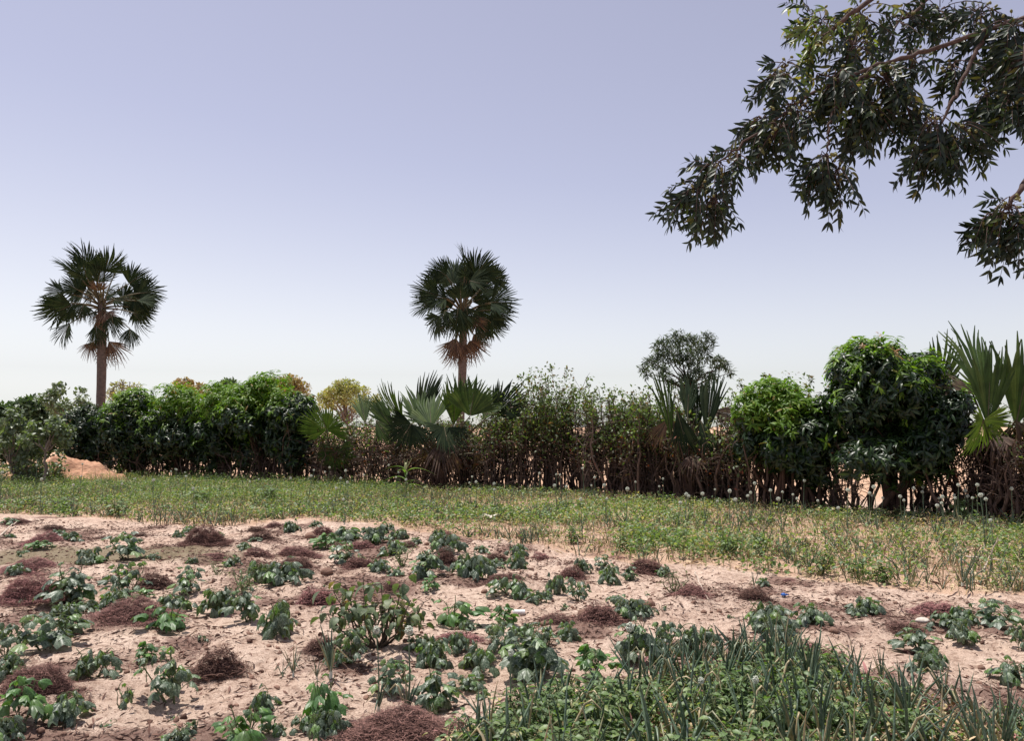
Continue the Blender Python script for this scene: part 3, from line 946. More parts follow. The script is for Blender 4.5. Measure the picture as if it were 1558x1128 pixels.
leafy_tree(38, 700, 34, 656, 170, 110, 33, 'wide green bushy tree behind the soil mound at the left edge', 306, 'tree_far', 16000, (0.16, 0.3), 60, trunk=0.16, low=-0.9)
leafy_tree(-50, 700, -46, 655, 120, 110, 32, 'green bush cut by the left edge of the photo', 307, 'tree_far', 5000, (0.16, 0.3), 24, trunk=0.16, low=-0.9)
leafy_tree(700, 690, 690, 668, 70, 50, 44, 'low green bush far behind the central fan palm clump', 308, 'tree_far', 2500, (0.16, 0.3), 16, trunk=0.12, low=-0.9)
leafy_tree(104, 682, 100, 618, 76, 62, 27, 'young sparse tree with pale round leaves and pinkish trunk', 309, 'pale_leaf', 900, (0.11, 0.19), 20, trunk=0.055, bark='twig_grey', tpl=OVATE, twigs=5)

# tall palms
tall_palm(155, 458, 37, 151, 'tall fan palm on the left with a full round crown', 401, [
    (143, 412, 108, 50, 170, 0), (158, 414, 86, 52, 170, 0), (172, 418, 64, 48, 170, 0), (128, 422, 132, 46, 160, 0), (181, 426, 38, 44, 160, 0), (168, 436, 74, 42, 190, 0), (151, 430, 98, 46, 190, 0),
    (116, 436, 165, 50, 170, 0), (114, 450, 196, 48, 170, 0), (112, 466, 228, 50, 160, 0), (124, 442, 188, 36, 180, 0), (114, 494, 252, 48, 120, 0), (130, 470, 215, 40, 170, 0),
    (208, 444, 8, 44, 170, 0), (212, 459, -12, 44, 170, 0), (209, 478, -46, 47, 150, 0), (190, 449, 4, 42, 180, 0), (204, 502, -76, 44, 110, 0), (186, 486, -72, 42, 130, 0), (192, 464, -30, 42, 170, 0),
    (160, 500, -68, 40, 110, 0), (140, 448, 150, 34, 190, 0), (166, 448, 40, 34, 190, 0), (150, 470, 262, 34, 160, 0),
    (164, 474, -82, 46, 100, 1), (166, 520, -62, 48, 120, 1), (145, 522, 262, 40, 130, 1), (152, 518, 250, 36, 100, 1), (158, 526, -80, 44, 100, 1)], 0.20, 1.75, 5, 0.84)
tall_palm(705, 470, 37, 697, 'tall narrow-crowned fan palm in the centre with reddish dead skirt', 402, [
    (708, 424, 90, 56, 190, 0), (692, 424, 112, 50, 170, 0), (679, 420, 150, 38, 150, 0), (724, 420, 52, 46, 170, 0), (746, 424, 24, 36, 150, 0), (716, 432, -18, 34, 180, 0), (668, 434, 142, 30, 140, 0), (700, 432, 80, 44, 190, 0),
    (670, 454, 168, 46, 160, 0), (665, 466, 200, 44, 160, 0), (667, 478, 236, 47, 140, 0), (680, 478, 260, 44, 130, 0), (682, 460, 180, 36, 180, 0),
    (704, 448, 270, 34, 170, 0), (700, 474, 264, 52, 120, 0), (712, 474, -78, 42, 130, 0), (748, 458, 30, 44, 170, 0), (748, 464, -2, 44, 170, 0), (748, 476, -28, 47, 150, 0), (724, 464, -30, 46, 170, 0), (743, 490, -44, 42, 130, 0), (728, 500, -60, 38, 120, 0), (730, 484, -40, 40, 150, 0),
    (688, 520, 250, 40, 110, 1), (700, 522, 268, 44, 110, 1), (714, 518, -62, 45, 110, 1), (706, 524, -84, 44, 100, 1), (694, 516, 258, 42, 100, 1), (720, 508, -50, 42, 120, 1), (692, 530, 262, 34, 90, 1), (690, 452, 120, 34, 150, 0), (718, 450, 55, 34, 150, 0), (704, 462, 95, 32, 150, 0)], 0.19, 1.7, 5, 0.93)

# left mango row
MANGOS = [
    (142, 727, 142, 664, 84, 116, 'dark mango tree at the left end of the hedge, beside the soil mound', 501, 1100, 0.05, 5),
    (205, 729, 205, 656, 106, 128, 'second mango tree from the soil mound in the left hedge', 502, 1500, 0.35, 6),
    (272, 731, 272, 650, 108, 130, 'bright-topped mango tree third from the soil mound in the hedge', 503, 1500, 0.75, 6),
    (335, 733, 336, 650, 100, 130, 'mango tree fourth from the soil mound, left of the tallest', 504, 1400, 0.7, 6),
    (405, 735, 400, 642, 128, 146, 'tallest bright-topped mango tree ending the left row', 505, 2000, 0.85, 7),
    (452, 737, 446, 654, 64, 122, 'narrow dark mango tree between the tallest one and the fan palms', 506, 900, 0.15, 4),
]
for (a, b, c, d, e, f, lb, sd, n, nw, st) in MANGOS:
    mango(a, b, c, d, e, f, lb, sd, n, nw, st)
# bare stems woven under the mango row
for i, (px, py, tp, w, lb) in enumerate([
        (165, 728, 660, 76, 'thicket of dark bare stems under the left end of the mango row'),
        (240, 731, 660, 80, 'thicket of dark bare stems under the second and third mango trees'),
        (320, 733, 660, 80, 'thicket of dark bare stems under the middle of the mango row'),
        (400, 736, 660, 80, 'thicket of dark bare stems under the tallest left mango tree'),
        (468, 738, 640, 60, 'thicket of dark bare stems right of the mango row')]):
    shrub(px, py, tp, w, lb, 520 + i, stems=56, leaves=1600, green=0.25, thick=(0.014, 0.038), dist_off=0.7, sprig=0, leaf_low=0.35)

# dry shrubs of the middle and right hedge: px, base, top, width, label, stems, leaves, green
for i, (px, py, tp, w, st, lv, gr, lb) in enumerate([
        (515, 739, 640, 66, 34, 900, 0.35, 'brown bare-stemmed shrub around the small fan palm, left of centre'),
        (572, 741, 622, 70, 38, 900, 0.35, 'brown bare-stemmed shrub left of the central fan palm clump'),
        (632, 743, 640, 70, 44, 700, 0.25, 'dense brown thicket under the left fans of the central clump'),
        (705, 745, 640, 74, 50, 800, 0.25, 'dense brown thicket under the right fans of the central clump'),
        (765, 747, 615, 70, 46, 1500, 0.45, 'brown shrub with thin leaves right of the central fan palm clump'),
        (815, 748, 612, 60, 30, 1300, 0.5, 'open twiggy shrub with sky showing through it, centre'),
        (868, 750, 592, 80, 44, 3000, 0.55, 'leafy topped shrub with dark trunks right of the open twiggy one'),
        (928, 753, 590, 84, 46, 3400, 0.55, 'broad leafy shrub with rusty lower leaves in the middle hedge'),
        (985, 757, 605, 60, 40, 2200, 0.45, 'rusty red-leaved shrub left of the folded fan palm'),
        (1050, 760, 640, 70, 44, 900, 0.2, 'tangle of dry brown stems below the folded fan palm'),
        (1098, 764, 630, 60, 40, 1300, 0.35, 'brown shrub with dead fronds right of the folded fan palm'),
        (1150, 767, 598, 80, 30, 2400, 0.7, 'pale green twiggy shrub behind the bright young mango'),
        (1195, 770, 592, 70, 24, 2000, 0.75, 'pale green shrub whose thin sprigs rise above the bright mango'),
        (1285, 778, 650, 70, 26, 300, 0.3, 'bare twisted stems between the two right mango trees'),
        (1420, 786, 640, 70, 26, 300, 0.3, 'bare dark stems right of the big mango trunk'),
        (1535, 792, 672, 110, 60, 900, 0.1, 'brown tangle of dry stems at the right edge of the hedge'),
        (1640, 800, 600, 120, 40, 2000, 0.5, 'leafy shrub just past the right edge of the hedge')]):
    shrub(px, py, tp, w, lb, 540 + i, stems=int(st * (1.9 if px < 1120 or px > 1480 else 1.1)), leaves=int(lv * 3.2) + (2500 if px < 1120 or px > 1480 else 0), leaf=(0.06, 0.12), green=gr, leaf_low=0.26 if px < 800 else 0.34, thick=(0.009, 0.03) if px < 900 else (0.012, 0.048),
          sprig=10 if gr >= 0.45 else 3, name='hedge_shrub')

# right mangos
mango(1190, 774, 1182, 660, 130, 150, 'bright lime-green young mango tree right of the folded fan palm', 560, 1300, 0.95, 6, low=-0.7)
mango(1240, 777, 1238, 674, 76, 130, 'small dark mango tree between the bright one and the big one', 561, 800, 0.15, 5)
mango(1358, 784, 1362, 618, 238, 228, 'big round dark mango tree on the right with reddish shoots', 562, 3600, 0.3, 6, flowers=14, thick=0.08,
      extra=[(1350, 705, 34), (1300, 700, 28), (1410, 690, 36)])

# small fan palms
FG, FD, FY = 'fan_green', 'fan_dead', 'fan_yellow'
small_palm(512, 740, 'small fan palm with two round fans right of the mango row', 601, [
    (497, 655, 46, 100, 250, FG, 0.1, -0.5), (512, 682, 36, 275, 230, FG, -0.1, -0.6), (538, 690, 40, 300, 60, FD, 0, -0.3)], skirt=4)
small_palm(672, 744, 'large clump of fan palm with many open green fans in the centre', 602, [
    (640, 652, 78, 104, 54, FG, 0.15, -0.2), (690, 648, 76, 86, 54, FG, 0.15, -0.2), (600, 655, 64, 128, 46, FG, 0.1, -0.4), (736, 640, 60, 64, 70, FG, 0.1, -0.4),
    (614, 645, 82, 114, 56, FG, 0.1, -0.3), (592, 650, 60, 122, 40, FG, 0.1, 0.1), (656, 650, 72, 98, 110, FG, 0.1, -0.5), (715, 634, 62, 80, 130, FG, 0.1, -0.7),
    (626, 645, 46, 240, 200, 'fan', -0.2, -0.5), (676, 650, 50, 285, 180, 'fan', -0.1, -0.6), (752, 632, 62, 42, 110, 'fan', 0.1, -0.2),
    (556, 645, 56, 106, 46, FG, 0.1, -0.3), (572, 640, 44, 305, 60, FG, 0.0, -0.5), (690, 640, 74, 66, 50, FG, 0.2, 0.5), (640, 640, 78, 78, 50, 'fan', 0.2, 0.5),
    (775, 640, 52, 20, 90, FD, 0, 0.3), (690, 690, 46, 270, 80, FD, 0, -0.6), (720, 690, 46, 300, 70, FD, 0, -0.4)], skirt=6, trunk_h=0.9, dist_off=-0.9)
small_palm(1045, 759, 'fan palm with tightly folded upright fans below the feathery tree', 603, [
    (1022, 668, 108, 98, 30, FG, 0.2, -0.3), (1046, 640, 80, 82, 36, 'fan', 0.2, -0.2), (1074, 668, 112, 80, 30, 'fan', 0.2, -0.3),
    (1030, 625, 70, 282, 46, 'fan', -0.2, -0.4), (1060, 660, 90, 92, 44, 'fan', 0.2, 0.3), (1085, 625, 64, 335, 80, FD, 0, 0.0),
    (1066, 640, 60, 280, 50, 'fan', -0.1, -0.3), (1015, 640, 60, 240, 60, FD, 0, -0.3)], skirt=4, trunk_h=0.8, dist_off=-0.9)
small_palm(1512, 793, 'large fan palm at the right edge with tall upright fans', 604, [
    (1500, 610, 134, 93, 38, FG, 0.1, -0.2), (1503, 650, 124, 86, 44, FG, 0.1, -0.6), (1545, 650, 150, 82, 50, FG, 0.1, -0.4),
    (1424, 606, 96, 92, 74, FG, 0.2, 2.2), (1496, 640, 62, 262, 260, FY, 0.2, -0.9), (1570, 630, 110, 60, 90, FG, 0.1, 0.2),
    (1520, 620, 90, 110, 60, FG, 0.1, 0.6), (1480, 600, 70, 150, 70, FD, 0, 0.2), (1545, 640, 70, 300, 80, FD, 0, -0.5)], skirt=12, trunk_h=1.3)

# feathery small tree behind the folded palm
leafy_tree(1052, 700, 1042, 548, 150, 100, 19.6, 'slim feathery-leaved tree rising above the hedge, right of centre', 310, 'feather', 4200, (0.10, 0.19), 30,
           trunk=0.05, tpl=NARROW, hang=0.75, bark='bark', twigs=6, lobes_px=[(1008, 528, 20), (1030, 516, 20), (1052, 524, 22), (1076, 518, 18), (1068, 540, 20), (1092, 552, 17), (1104, 556, 10), (1028, 542, 20),
           (1004, 548, 18), (988, 552, 13), (978, 562, 9), (984, 570, 7), (1046, 546, 16), (1010, 566, 13), (1060, 566, 16), (1040, 574, 12), (1082, 572, 13), (1020, 582, 12), (1040, 600, 14), (1062, 610, 14), (1030, 625, 12), (1072, 590, 14), (1112, 566, 8)])

# shrubs by the mound
leafy_tree(70, 728, 72, 664, 66, 54, 21.0, 'pale round-leaved shrub standing in front of the soil mound', 311, 'pale_leaf', 900, (0.11, 0.18), 18, name='round_leaf_shrub', trunk=0.04, tpl=OVATE, low=-0.5, bark='twig_grey', twigs=4)
leafy_tree(22, 728, 20, 672, 76, 84, 21.5, 'pale round-leaved shrub at the left edge before the soil mound', 312, 'pale_leaf', 1200, (0.11, 0.18), 18, name='round_leaf_shrub', trunk=0.04, tpl=OVATE, low=-0.9, bark='twig_grey', twigs=4)

for i, (px, py, tp, w, lb) in enumerate([(12, 737, 694, 70, 'low pale leafy bush at the foot of the soil mound, left edge'), (58, 738, 704, 44, 'low leafy bush in front of the left slope of the soil mound')]):
    shrub(px, py, tp, w, lb, 590 + i, stems=26, leaves=1500, leaf=(0.06, 0.13), green=0.9, leaf_low=0.05, name='low_bush', mats=('pale_leaf', 'weed'), tpl=OVATE, sprig=4)
# soil mound
mx_, my_ = at(116, 732)
mb = MB()
gx, gy = np.meshgrid(np.linspace(-2.6, 2.0, 70), np.linspace(-1.6, 2.2, 46))
mz = 0.98 * np.exp(-((gx + 0.15) / 0.72) ** 2 - (gy / 0.8) ** 2) + 0.55 * np.exp(-((gx + 1.5) / 0.8) ** 2 - (gy / 0.9) ** 2) + 0.5 * np.exp(-((gx - 0.85) / 0.55) ** 2 - ((gy + 0.1) / 0.7) ** 2) + 0.25 * np.exp(-((gx - 1.5) / 0.4) ** 2 - ((gy + 0.2) / 0.5) ** 2)
mz = mz * (0.55 + 0.85 * fbm(gx * 2.2, gy * 2.2, 91, 4)) + (fbm(gx * 6, gy * 6, 17, 4) - 0.5) * 0.22 * np.clip(mz * 4, 0, 1)
edge = np.minimum(np.minimum(gx + 2.6, 2.0 - gx), np.minimum(gy + 1.6, 2.2 - gy))
mz = mz - 0.14 * np.clip(1 - edge / 0.35, 0, 1) - 0.02
kk, ll = np.meshgrid(np.arange(45), np.arange(69), indexing='ij'); a1 = (kk * 70 + ll).ravel()
mb.add(np.stack([gx, gy, mz], -1).reshape(-1, 3), np.stack([a1, a1 + 1, a1 + 71, a1 + 70], -1))
mo = mb.build('soil_mound', M['mound'])
mo.scale = (0.95, 0.9, 0.74)
mo.location = (mx_, my_ - 0.3, gz(mx_, my_))
tag(mo, 'mound of loose orange soil at the left end of the hedge', 'mound')


# ------------------------------------------------------------------ the neem tree whose branch hangs in from the upper right
def neem():
    g = np.random.default_rng(701)
    base = np.array([4.3, 2.6, 0.0]); base[2] = gz(base[0], base[1])
    root = thing('neem_tree', 'dark leafy tree branch hanging into the upper right corner', 'tree', base)
    tb = MB()
    crotch = np.array([0.1, 0.1, 2.3])
    tubes(tb, curve((0, 0, -0.1), crotch, 10, 0.08, (0, 1, 0), 0.01, g), np.linspace(0.2, 0.12, 10), 12)
    tb.build('trunk', M['neem_bark'], root)
    def L(px, py, d): return pt(px, py, d) - base
    def bough(pts, r0, r1):
        b = MB()
        Q = np.array(pts)
        for _ in range(3):          # rounded bends
            Q = np.concatenate([Q[:1], np.stack([Q[:-1] * 0.75 + Q[1:] * 0.25, Q[:-1] * 0.25 + Q[1:] * 0.75], 1).reshape(-1, 3), Q[-1:]])
        Q[1:-1] += g.normal(0, 0.004, (len(Q) - 2, 3))
        tubes(b, Q, np.linspace(r0, r1, len(Q)), 8)
        b.build('branch', M['neem_bark'], root)
        return Q
    b1 = bough([crotch, L(1680, -30, 3.1), L(1558, 28, 3.0), L(1430, 72, 3.0), L(1330, 100, 3.0), L(1230, 140, 3.0), L(1150, 205, 2.95), L(1090, 250, 2.95)], 0.014, 0.003)
    b2 = bough([crotch + np.array([0, 0, 0.5]), L(1500, -120, 3.2), L(1320, 0, 3.1), L(1268, 44, 3.1), L(1225, 80, 3.1)], 0.016, 0.005)
    b3 = bough([L(1330, 100, 3.0), L(1270, 160, 2.95), L(1258, 200, 2.9), L(1260, 250, 2.9)], 0.008, 0.003)
    b4 = bough([crotch, L(1640, 150, 2.9), L(1580, 250, 2.8), L(1530, 320, 2.75)], 0.03, 0.004)
    b5 = bough([L(1500, 50, 3.0), L(1470, 110, 2.95), L(1440, 170, 2.9), L(1425, 210, 2.9)], 0.01, 0.003)
    b6 = bough([crotch + np.array([0, 0, 0.3]), L(1600, -80, 3.3), L(1450, -40, 3.4), L(1390, 20, 3.3)], 0.03, 0.006)
    # sprays: px, py, dist, radius px, number of leaves, direction bias (image), pale share
    S = [(1092, 245, 2.95, 38, 22, (-0.5, -0.7), 0), (1060, 285, 2.95, 34, 22, (-0.5, -0.8), 0), (1120, 235, 2.95, 26, 12, (-0.3, -0.6), 0), (1052, 290, 2.95, 8, 5, (-0.8, -0.5), 0), (1090, 256, 2.95, 10, 5, (-0.6, 0.5), 0), (1085, 300, 2.95, 28, 22, (-0.1, -0.9), 0),
         (1258, 238, 2.9, 30, 26, (0, -0.8), 0), (1275, 255, 2.9, 26, 18, (0.25, -0.8), 0), (1245, 250, 2.9, 22, 14, (-0.2, -0.9), 0),
         (1185, 115, 3.0, 34, 22, (-0.3, -0.5), 0), (1195, 95, 3.05, 28, 16, (-0.2, -0.2), 0), (1160, 180, 3.0, 40, 26, (-0.5, -0.5), 0), (1215, 165, 3.0, 46, 40, (-0.1, -0.7), 0), (1185, 195, 2.95, 36, 22, (-0.2, -0.9), 0),
         (1270, 120, 3.0, 52, 62, (0, -0.6), 0.03), (1310, 165, 3.0, 50, 62, (0, -0.8), 0), (1345, 120, 3.0, 56, 66, (0, -0.5), 0.03), (1375, 160, 3.0, 44, 36, (0.1, -0.8), 0), (1300, 70, 3.1, 44, 34, (-0.1, -0.4), 0.06),
         (1420, 185, 2.9, 36, 30, (0, -0.9), 0), (1440, 210, 2.9, 38, 32, (0.15, -0.9), 0), (1410, 225, 2.9, 26, 18, (-0.1, -1), 0), (1465, 190, 2.9, 30, 22, (0.4, -0.7), 0),
         (1250, 30, 3.15, 40, 24, (-0.3, -0.3), 0.9), (1240, 60, 3.15, 30, 16, (-0.4, -0.5), 0.95), (1230, 15, 3.2, 24, 9, (-0.6, 0.1), 0.2), (1310, 20, 3.2, 50, 34, (0, -0.3), 0.3), (1370, 30, 3.3, 50, 36, (0, -0.3), 0.05),
         (1430, 15, 3.4, 56, 36, (0, -0.3), 0.05), (1490, 20, 3.2, 60, 44, (0, -0.4), 0.0), (1540, 40, 3.0, 56, 52, (0, -0.5), 0), (1555, 90, 2.9, 50, 50, (0, -0.7), 0), (1520, 80, 3.1, 46, 40, (0, -0.6), 0),
         (1500, 145, 3.0, 40, 34, (0, -0.8), 0.06), (1540, 150, 2.9, 40, 34, (0, -0.8), 0.02), (1390, 90, 3.2, 44, 24, (0, -0.5), 0.02), (1450, 100, 3.1, 36, 20, (0.1, -0.6), 0),
         (1534, 312, 2.75, 40, 30, (-0.3, -0.6), 0), (1512, 326, 2.75, 28, 18, (-0.3, -0.7), 0), (1552, 334, 2.75, 34, 30, (0, -0.7), 0), (1600, 60, 3.0, 80, 60, (0, -0.5), 0), (1620, 280, 2.8, 70, 40, (0, -0.6), 0)]
    S = [(L(a_, b_, d_), 0.60 * rp_ * d_ / FPX, k_, bias_, pale_) for (a_, b_, d_, rp_, k_, bias_, pale_) in S]
    for Q in (b1, b2, b4, b6):      # the part of the crown outside the photo carries leaves too
        for q_ in Q[::2]:
            w_ = q_ + base
            ppx = 779 + w_[0] / w_[1] * FPX; ppy = 564 - ((w_[2] - CAM_H) / w_[1] - math.tan(PITCH)) * FPX
            if (ppx > 1720 or ppy < -170) and q_[2] > 0.8:
                for e_ in range(2): S.append((q_ + g.normal(0, 0.14, 3) * np.array([1, 1, 0.6]), 0.16, 34, (0, -0.6), 0.02))
    leaflet = lance(4, 0.27, 0.18, 0.3, 0.38)
    LV = leaflet[0].copy(); LV[:, 0] += 0.22 * LV[:, 1] ** 2      # sickle-shaped
    leaflet = (LV, leaflet[1])
    for (c, r, k, bias, pale) in S:
        lb, tw = MB(), MB()
        pos, dirs, ups, scs, ispale = [], [], [], [], []
        for q in range(max(3, int(k * 0.62))):
            off = g.normal(size=3); off = off / np.linalg.norm(off) * g.random() ** 0.6
            p0 = c + off * r * 0.75
            dr = norm(off * np.array([0.9, 0.9, 0.5]) + np.array([bias[0], g.normal(0, 0.3), bias[1]]) + g.normal(0, 0.25, 3))
            Lr = g.uniform(0.07, 0.14)
            n = 7
            t = np.linspace(0, 1, n)[:, None]
            P = p0 + dr * Lr * t + np.array([0, 0, -1]) * (0.35 * Lr) * t ** 2
            tubes(lb, np.concatenate([P[:1] * 0.25 + c * 0.75, P]), np.linspace(0.0026, 0.0009, n + 1), 4, 2)
            pl = g.random() < pale
            side = norm(np.cross(dr, np.array([g.normal(0, 0.5), -1 + g.normal(0, 0.6), g.normal(0, 0.5)])))
            for s in range(2, n):
                for sg in (-1, 1):
                    tang = norm(P[s] - P[s - 1])
                    pos.append(P[s]); dirs.append(norm(tang * 0.6 + side * sg * 0.75 + np.array([0, 0, -0.35]) + g.normal(0, 0.15, 3)))
                    ups.append(norm(np.cross(side, tang) + g.normal(0, 0.35, 3))); scs.append(g.uniform(0.034, 0.056)); ispale.append(pl)
            pos.append(P[-1]); dirs.append(norm(P[-1] - P[-2])); ups.append((0, -0.3, 1)); scs.append(0.046); ispale.append(pl)
        pos, dirs, ups, scs, ispale = map(np.array, (pos, dirs, ups, scs, ispale))
        Mx = frames(dirs, ups)
        for sel, mi in ((~ispale, 0), (ispale, 1)):
            if sel.any(): put(lb, leaflet, Mx[sel], pos[sel], scs[sel], mi)
        tubes(lb, curve(c, c + np.array([0, 0, 0.001]), 2), np.array([0.001, 0.001]), 3)
        sp = lb.build('leaf_spray', [M['neem'], M['neem_pale'], M['neem_bark']], root)
        nf = int(k * 0.5)
        fp = c + rdirs(nf, g) * r * g.uniform(0.5, 1.1, (nf, 1)) - np.array([0, 0, 0.25 * r])
        ends = np.stack([c + (fp - c) * 0.5, fp], 1)
        tubes(tw, ends, np.array([[0.0012, 0.0008]]), 4)
        tw.build('twig', M['neem_bark'], sp)
        fb = MB()
        put(fb, ICO1, frames(rdirs(nf, g)), fp, np.stack([np.full(nf, .006), np.full(nf, .009), np.full(nf, .006)], -1))
        fb.build('fruit', M['neem_fruit'], sp)
neem()

# ------------------------------------------------------------------ straw heaps
def straw_heap_mesh(seed, n=620, curl=1.0):
    """unit heap: width 1, height 1 (scaled per heap), as curled strips on a low core"""
    g = np.random.default_rng(seed)
    mb = MB()
    def surf(u, v):
        r2 = u * u + v * v
        return np.clip(1 - r2 * (0.7 + 0.9 * fbm(u * 1.6 + seed * 3, v * 1.6, seed + 5, 2)), 0, 1) ** 0.9 * (0.35 + 1.3 * fbm(u * 2.2 + seed, v * 2.2, seed, 3))
    k = 22
    uu, vv = np.meshgrid(np.linspace(-1, 1, k), np.linspace(-1, 1, k))
    zz = surf(uu, vv) * 0.72 - 0.16
    kk, ll = np.meshgrid(np.arange(k - 1), np.arange(k - 1), indexing='ij'); a = (kk * k + ll).ravel()
    F = np.stack([a, a + 1, a + k + 1, a + k], -1)
    ins = (uu ** 2 + vv ** 2).ravel() < 1.05
    F = F[ins[F].all(1)]
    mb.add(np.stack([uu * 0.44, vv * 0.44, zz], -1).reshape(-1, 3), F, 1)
    t = np.linspace(0, 1, 5)
    rr = np.sqrt(g.random(n)) * 0.95 + np.abs(g.normal(0, 0.20, n)) + 0.12 * np.maximum(0, g.normal(0, 1, n)) ** 2 * 0.4; th = g.uniform(0, 2 * PI, n)
    u, v = rr * np.cos(th), rr * np.sin(th)
    p = np.stack([u * 0.5, v * 0.5, surf(u, v) * 0.85 + g.uniform(-0.06, 0.16, n) + 0.34 * g.random(n) ** 5 * np.clip(1.2 - rr, 0, 1)], -1)
    d = rdirs(n, g) * np.array([1, 1, 0.85]); d = norm(d)
    e = rdirs(n, g)
    L = g.uniform(0.10, 0.34, n) * (900 / n) ** 0.25
    ph = g.uniform(0.8, 3.0, n) * curl
    P = p[:, None] + d[:, None] * (L[:, None] * (t[None] - 0.4))[..., None] + e[:, None] * (0.25 * L[:, None] * np.sin(ph[:, None] * t[None] * 2.5))[..., None]
    P[..., 2] = np.maximum(P[..., 2], -0.02 + 0.02 * g.random((n, 1)))
    tubes(mb, P, (g.uniform(0.004, 0.0095, (n, 1)) * (1200 / n) ** 0.55 * np.array([[0.7, 1, 1, 0.9, 0.4]])), 4)
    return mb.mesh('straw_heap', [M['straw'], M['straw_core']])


HM = [straw_heap_mesh(s, n) for s, n in ((1, 1200), (2, 1350), (3, 1250), (4, 1400), (5, 1300), (6, 1200))]
HBIG = [straw_heap_mesh(s, n) for s, n in ((11, 6000), (12, 5600), (13, 6200))]
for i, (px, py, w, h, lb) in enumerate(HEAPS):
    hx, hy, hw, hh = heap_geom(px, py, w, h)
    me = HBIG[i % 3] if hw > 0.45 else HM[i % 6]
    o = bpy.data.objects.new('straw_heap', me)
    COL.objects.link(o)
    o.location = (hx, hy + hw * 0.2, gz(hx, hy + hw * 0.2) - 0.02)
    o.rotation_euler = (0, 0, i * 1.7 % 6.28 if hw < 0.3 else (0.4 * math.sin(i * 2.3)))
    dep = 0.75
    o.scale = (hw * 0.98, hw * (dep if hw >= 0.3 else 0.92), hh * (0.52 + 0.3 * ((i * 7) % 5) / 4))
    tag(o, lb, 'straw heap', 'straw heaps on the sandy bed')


# ------------------------------------------------------------------ vegetable plants on the sand
LOB = [lobed(seed=s, depth=dp, droop=dr) for s, dp, dr in ((1, 0.28, 0.75), (2, 0.22, 0.95), (3, 0.32, 0.55))]


def proto(name, cat, stem_mb, leaf_mb, stem_m, leaf_m, extra=()):
    root = thing(name, 'prototype', cat)
    kids = [stem_mb.build('stem', stem_m, root), leaf_mb.build('foliage', leaf_m, root)]
    for nm, mbx, mt in extra: kids.append(mbx.build(nm, mt, root))
    KIDS[root.name] = kids
    return root


def low_plant(seed, n, mat, W=0.36, H=0.2, size=(0.075, 0.13), upright=0.0, name='vegetable_plant'):
    """spread W, height H: broad drooping leaves on petioles"""
    g = np.random.default_rng(seed)
    sb, lb = MB(), MB()
    shoots = g.integers(2, 5)
    sh = [np.array([g.normal(0, W * 0.16), g.normal(0, W * 0.16), 0]) for _ in range(shoots)]
    for s in sh:
        tip = s * 1.7 + np.array([0, 0, H * g.uniform(0.6, 0.95)])
        tubes(sb, curve((s * 0.3) + np.array([0, 0, -0.01]), tip, 6, 0.01, (1, 0, 0), 0.004, g), np.linspace(0.006, 0.003, 6), 5)
    for tplk in range(3):
        m = n // 3 + (1 if tplk < n % 3 else 0)
        P, D, U, S = [], [], [], []
        for k in range(m):
            s = sh[g.integers(shoots)]
            t = g.random()
            az = g.uniform(0, 2 * PI)
            rad = W * 0.5 * g.uniform(0.15, 0.9) * (1 - 0.35 * t)
            stem_p = s * (0.4 + 1.3 * t) + np.array([0, 0, H * 0.85 * t * g.uniform(0.6, 1)])
            out = np.array([math.cos(az), math.sin(az), 0])
            p = s * 0.9 + out * rad + np.array([0, 0, H * (0.32 + 0.62 * t) * g.uniform(0.75, 1.1)])
            tubes(sb, curve(stem_p, p, 4, 0.02, (0, 0, 1), 0, g), np.linspace(0.003, 0.002, 4), 4)
            tilt = g.uniform(-0.95, 0.12) + upright * g.uniform(0.3, 1.0)
            P.append(p - out * 0.02); D.append(out * math.cos(tilt) + np.array([0, 0, math.sin(tilt)])); S.append(g.uniform(*size) * (1.1 - 0.35 * t))
            U.append(np.array([g.normal(0, 0.35), g.normal(0, 0.35), 1]))
        P = np.array(P); P[:, 2] = np.maximum(P[:, 2], 0.045)
        put_lobed(lb, LOB[tplk], frames(np.array(D), np.array(U)), P, np.array(S))
    return proto(name, 'plant', sb, lb, M['veg_stem'], mat)


def leafy_plant(seed, n, mat, W=0.3, H=0.32, size=(0.07, 0.12), name='leafy_plant', tpl=OVATE, stems=3, stem_m='veg_stem', droop=0.25):
    """upright branching plant with simple leaves"""
    g = np.random.default_rng(seed)
    sb, lb = MB(), MB()
    P, D = [], []
    for s in range(stems):
        az = g.uniform(0, 2 * PI); rr = W * 0.38 * g.uniform(0.2, 1)
        tip = np.array([math.cos(az) * rr, math.sin(az) * rr, H * g.uniform(0.75, 1)])
        C = curve((0, 0, -0.01), tip, 9, 0.03 * g.normal(), (1, 1, 0), 0.006, g)
        tubes(sb, C, np.linspace(0.007, 0.0025, 9), 5)
        for k in range(n // stems):
            i = g.integers(2, 9)
            a2 = g.uniform(0, 2 * PI)
            out = np.array([math.cos(a2), math.sin(a2), g.uniform(-0.2, 0.5)])
            q = C[i] + out * g.uniform(0.015, W * 0.2)
            tubes(sb, np.array([C[i], q]), np.array([0.002, 0.0015]), 4)
            P.append(q); D.append(out + np.array([0, 0, -droop * g.uniform(0, 2)]))
    P, D = np.array(P), np.array(D)
    P[:, 2] = np.maximum(P[:, 2], 0.03)
    put(lb, tpl, frames(D, None, g.normal(0, 0.35, len(P))), P, g.uniform(size[0], size[1], len(P)))
    return proto(name, 'plant', sb, lb, M[stem_m], mat)


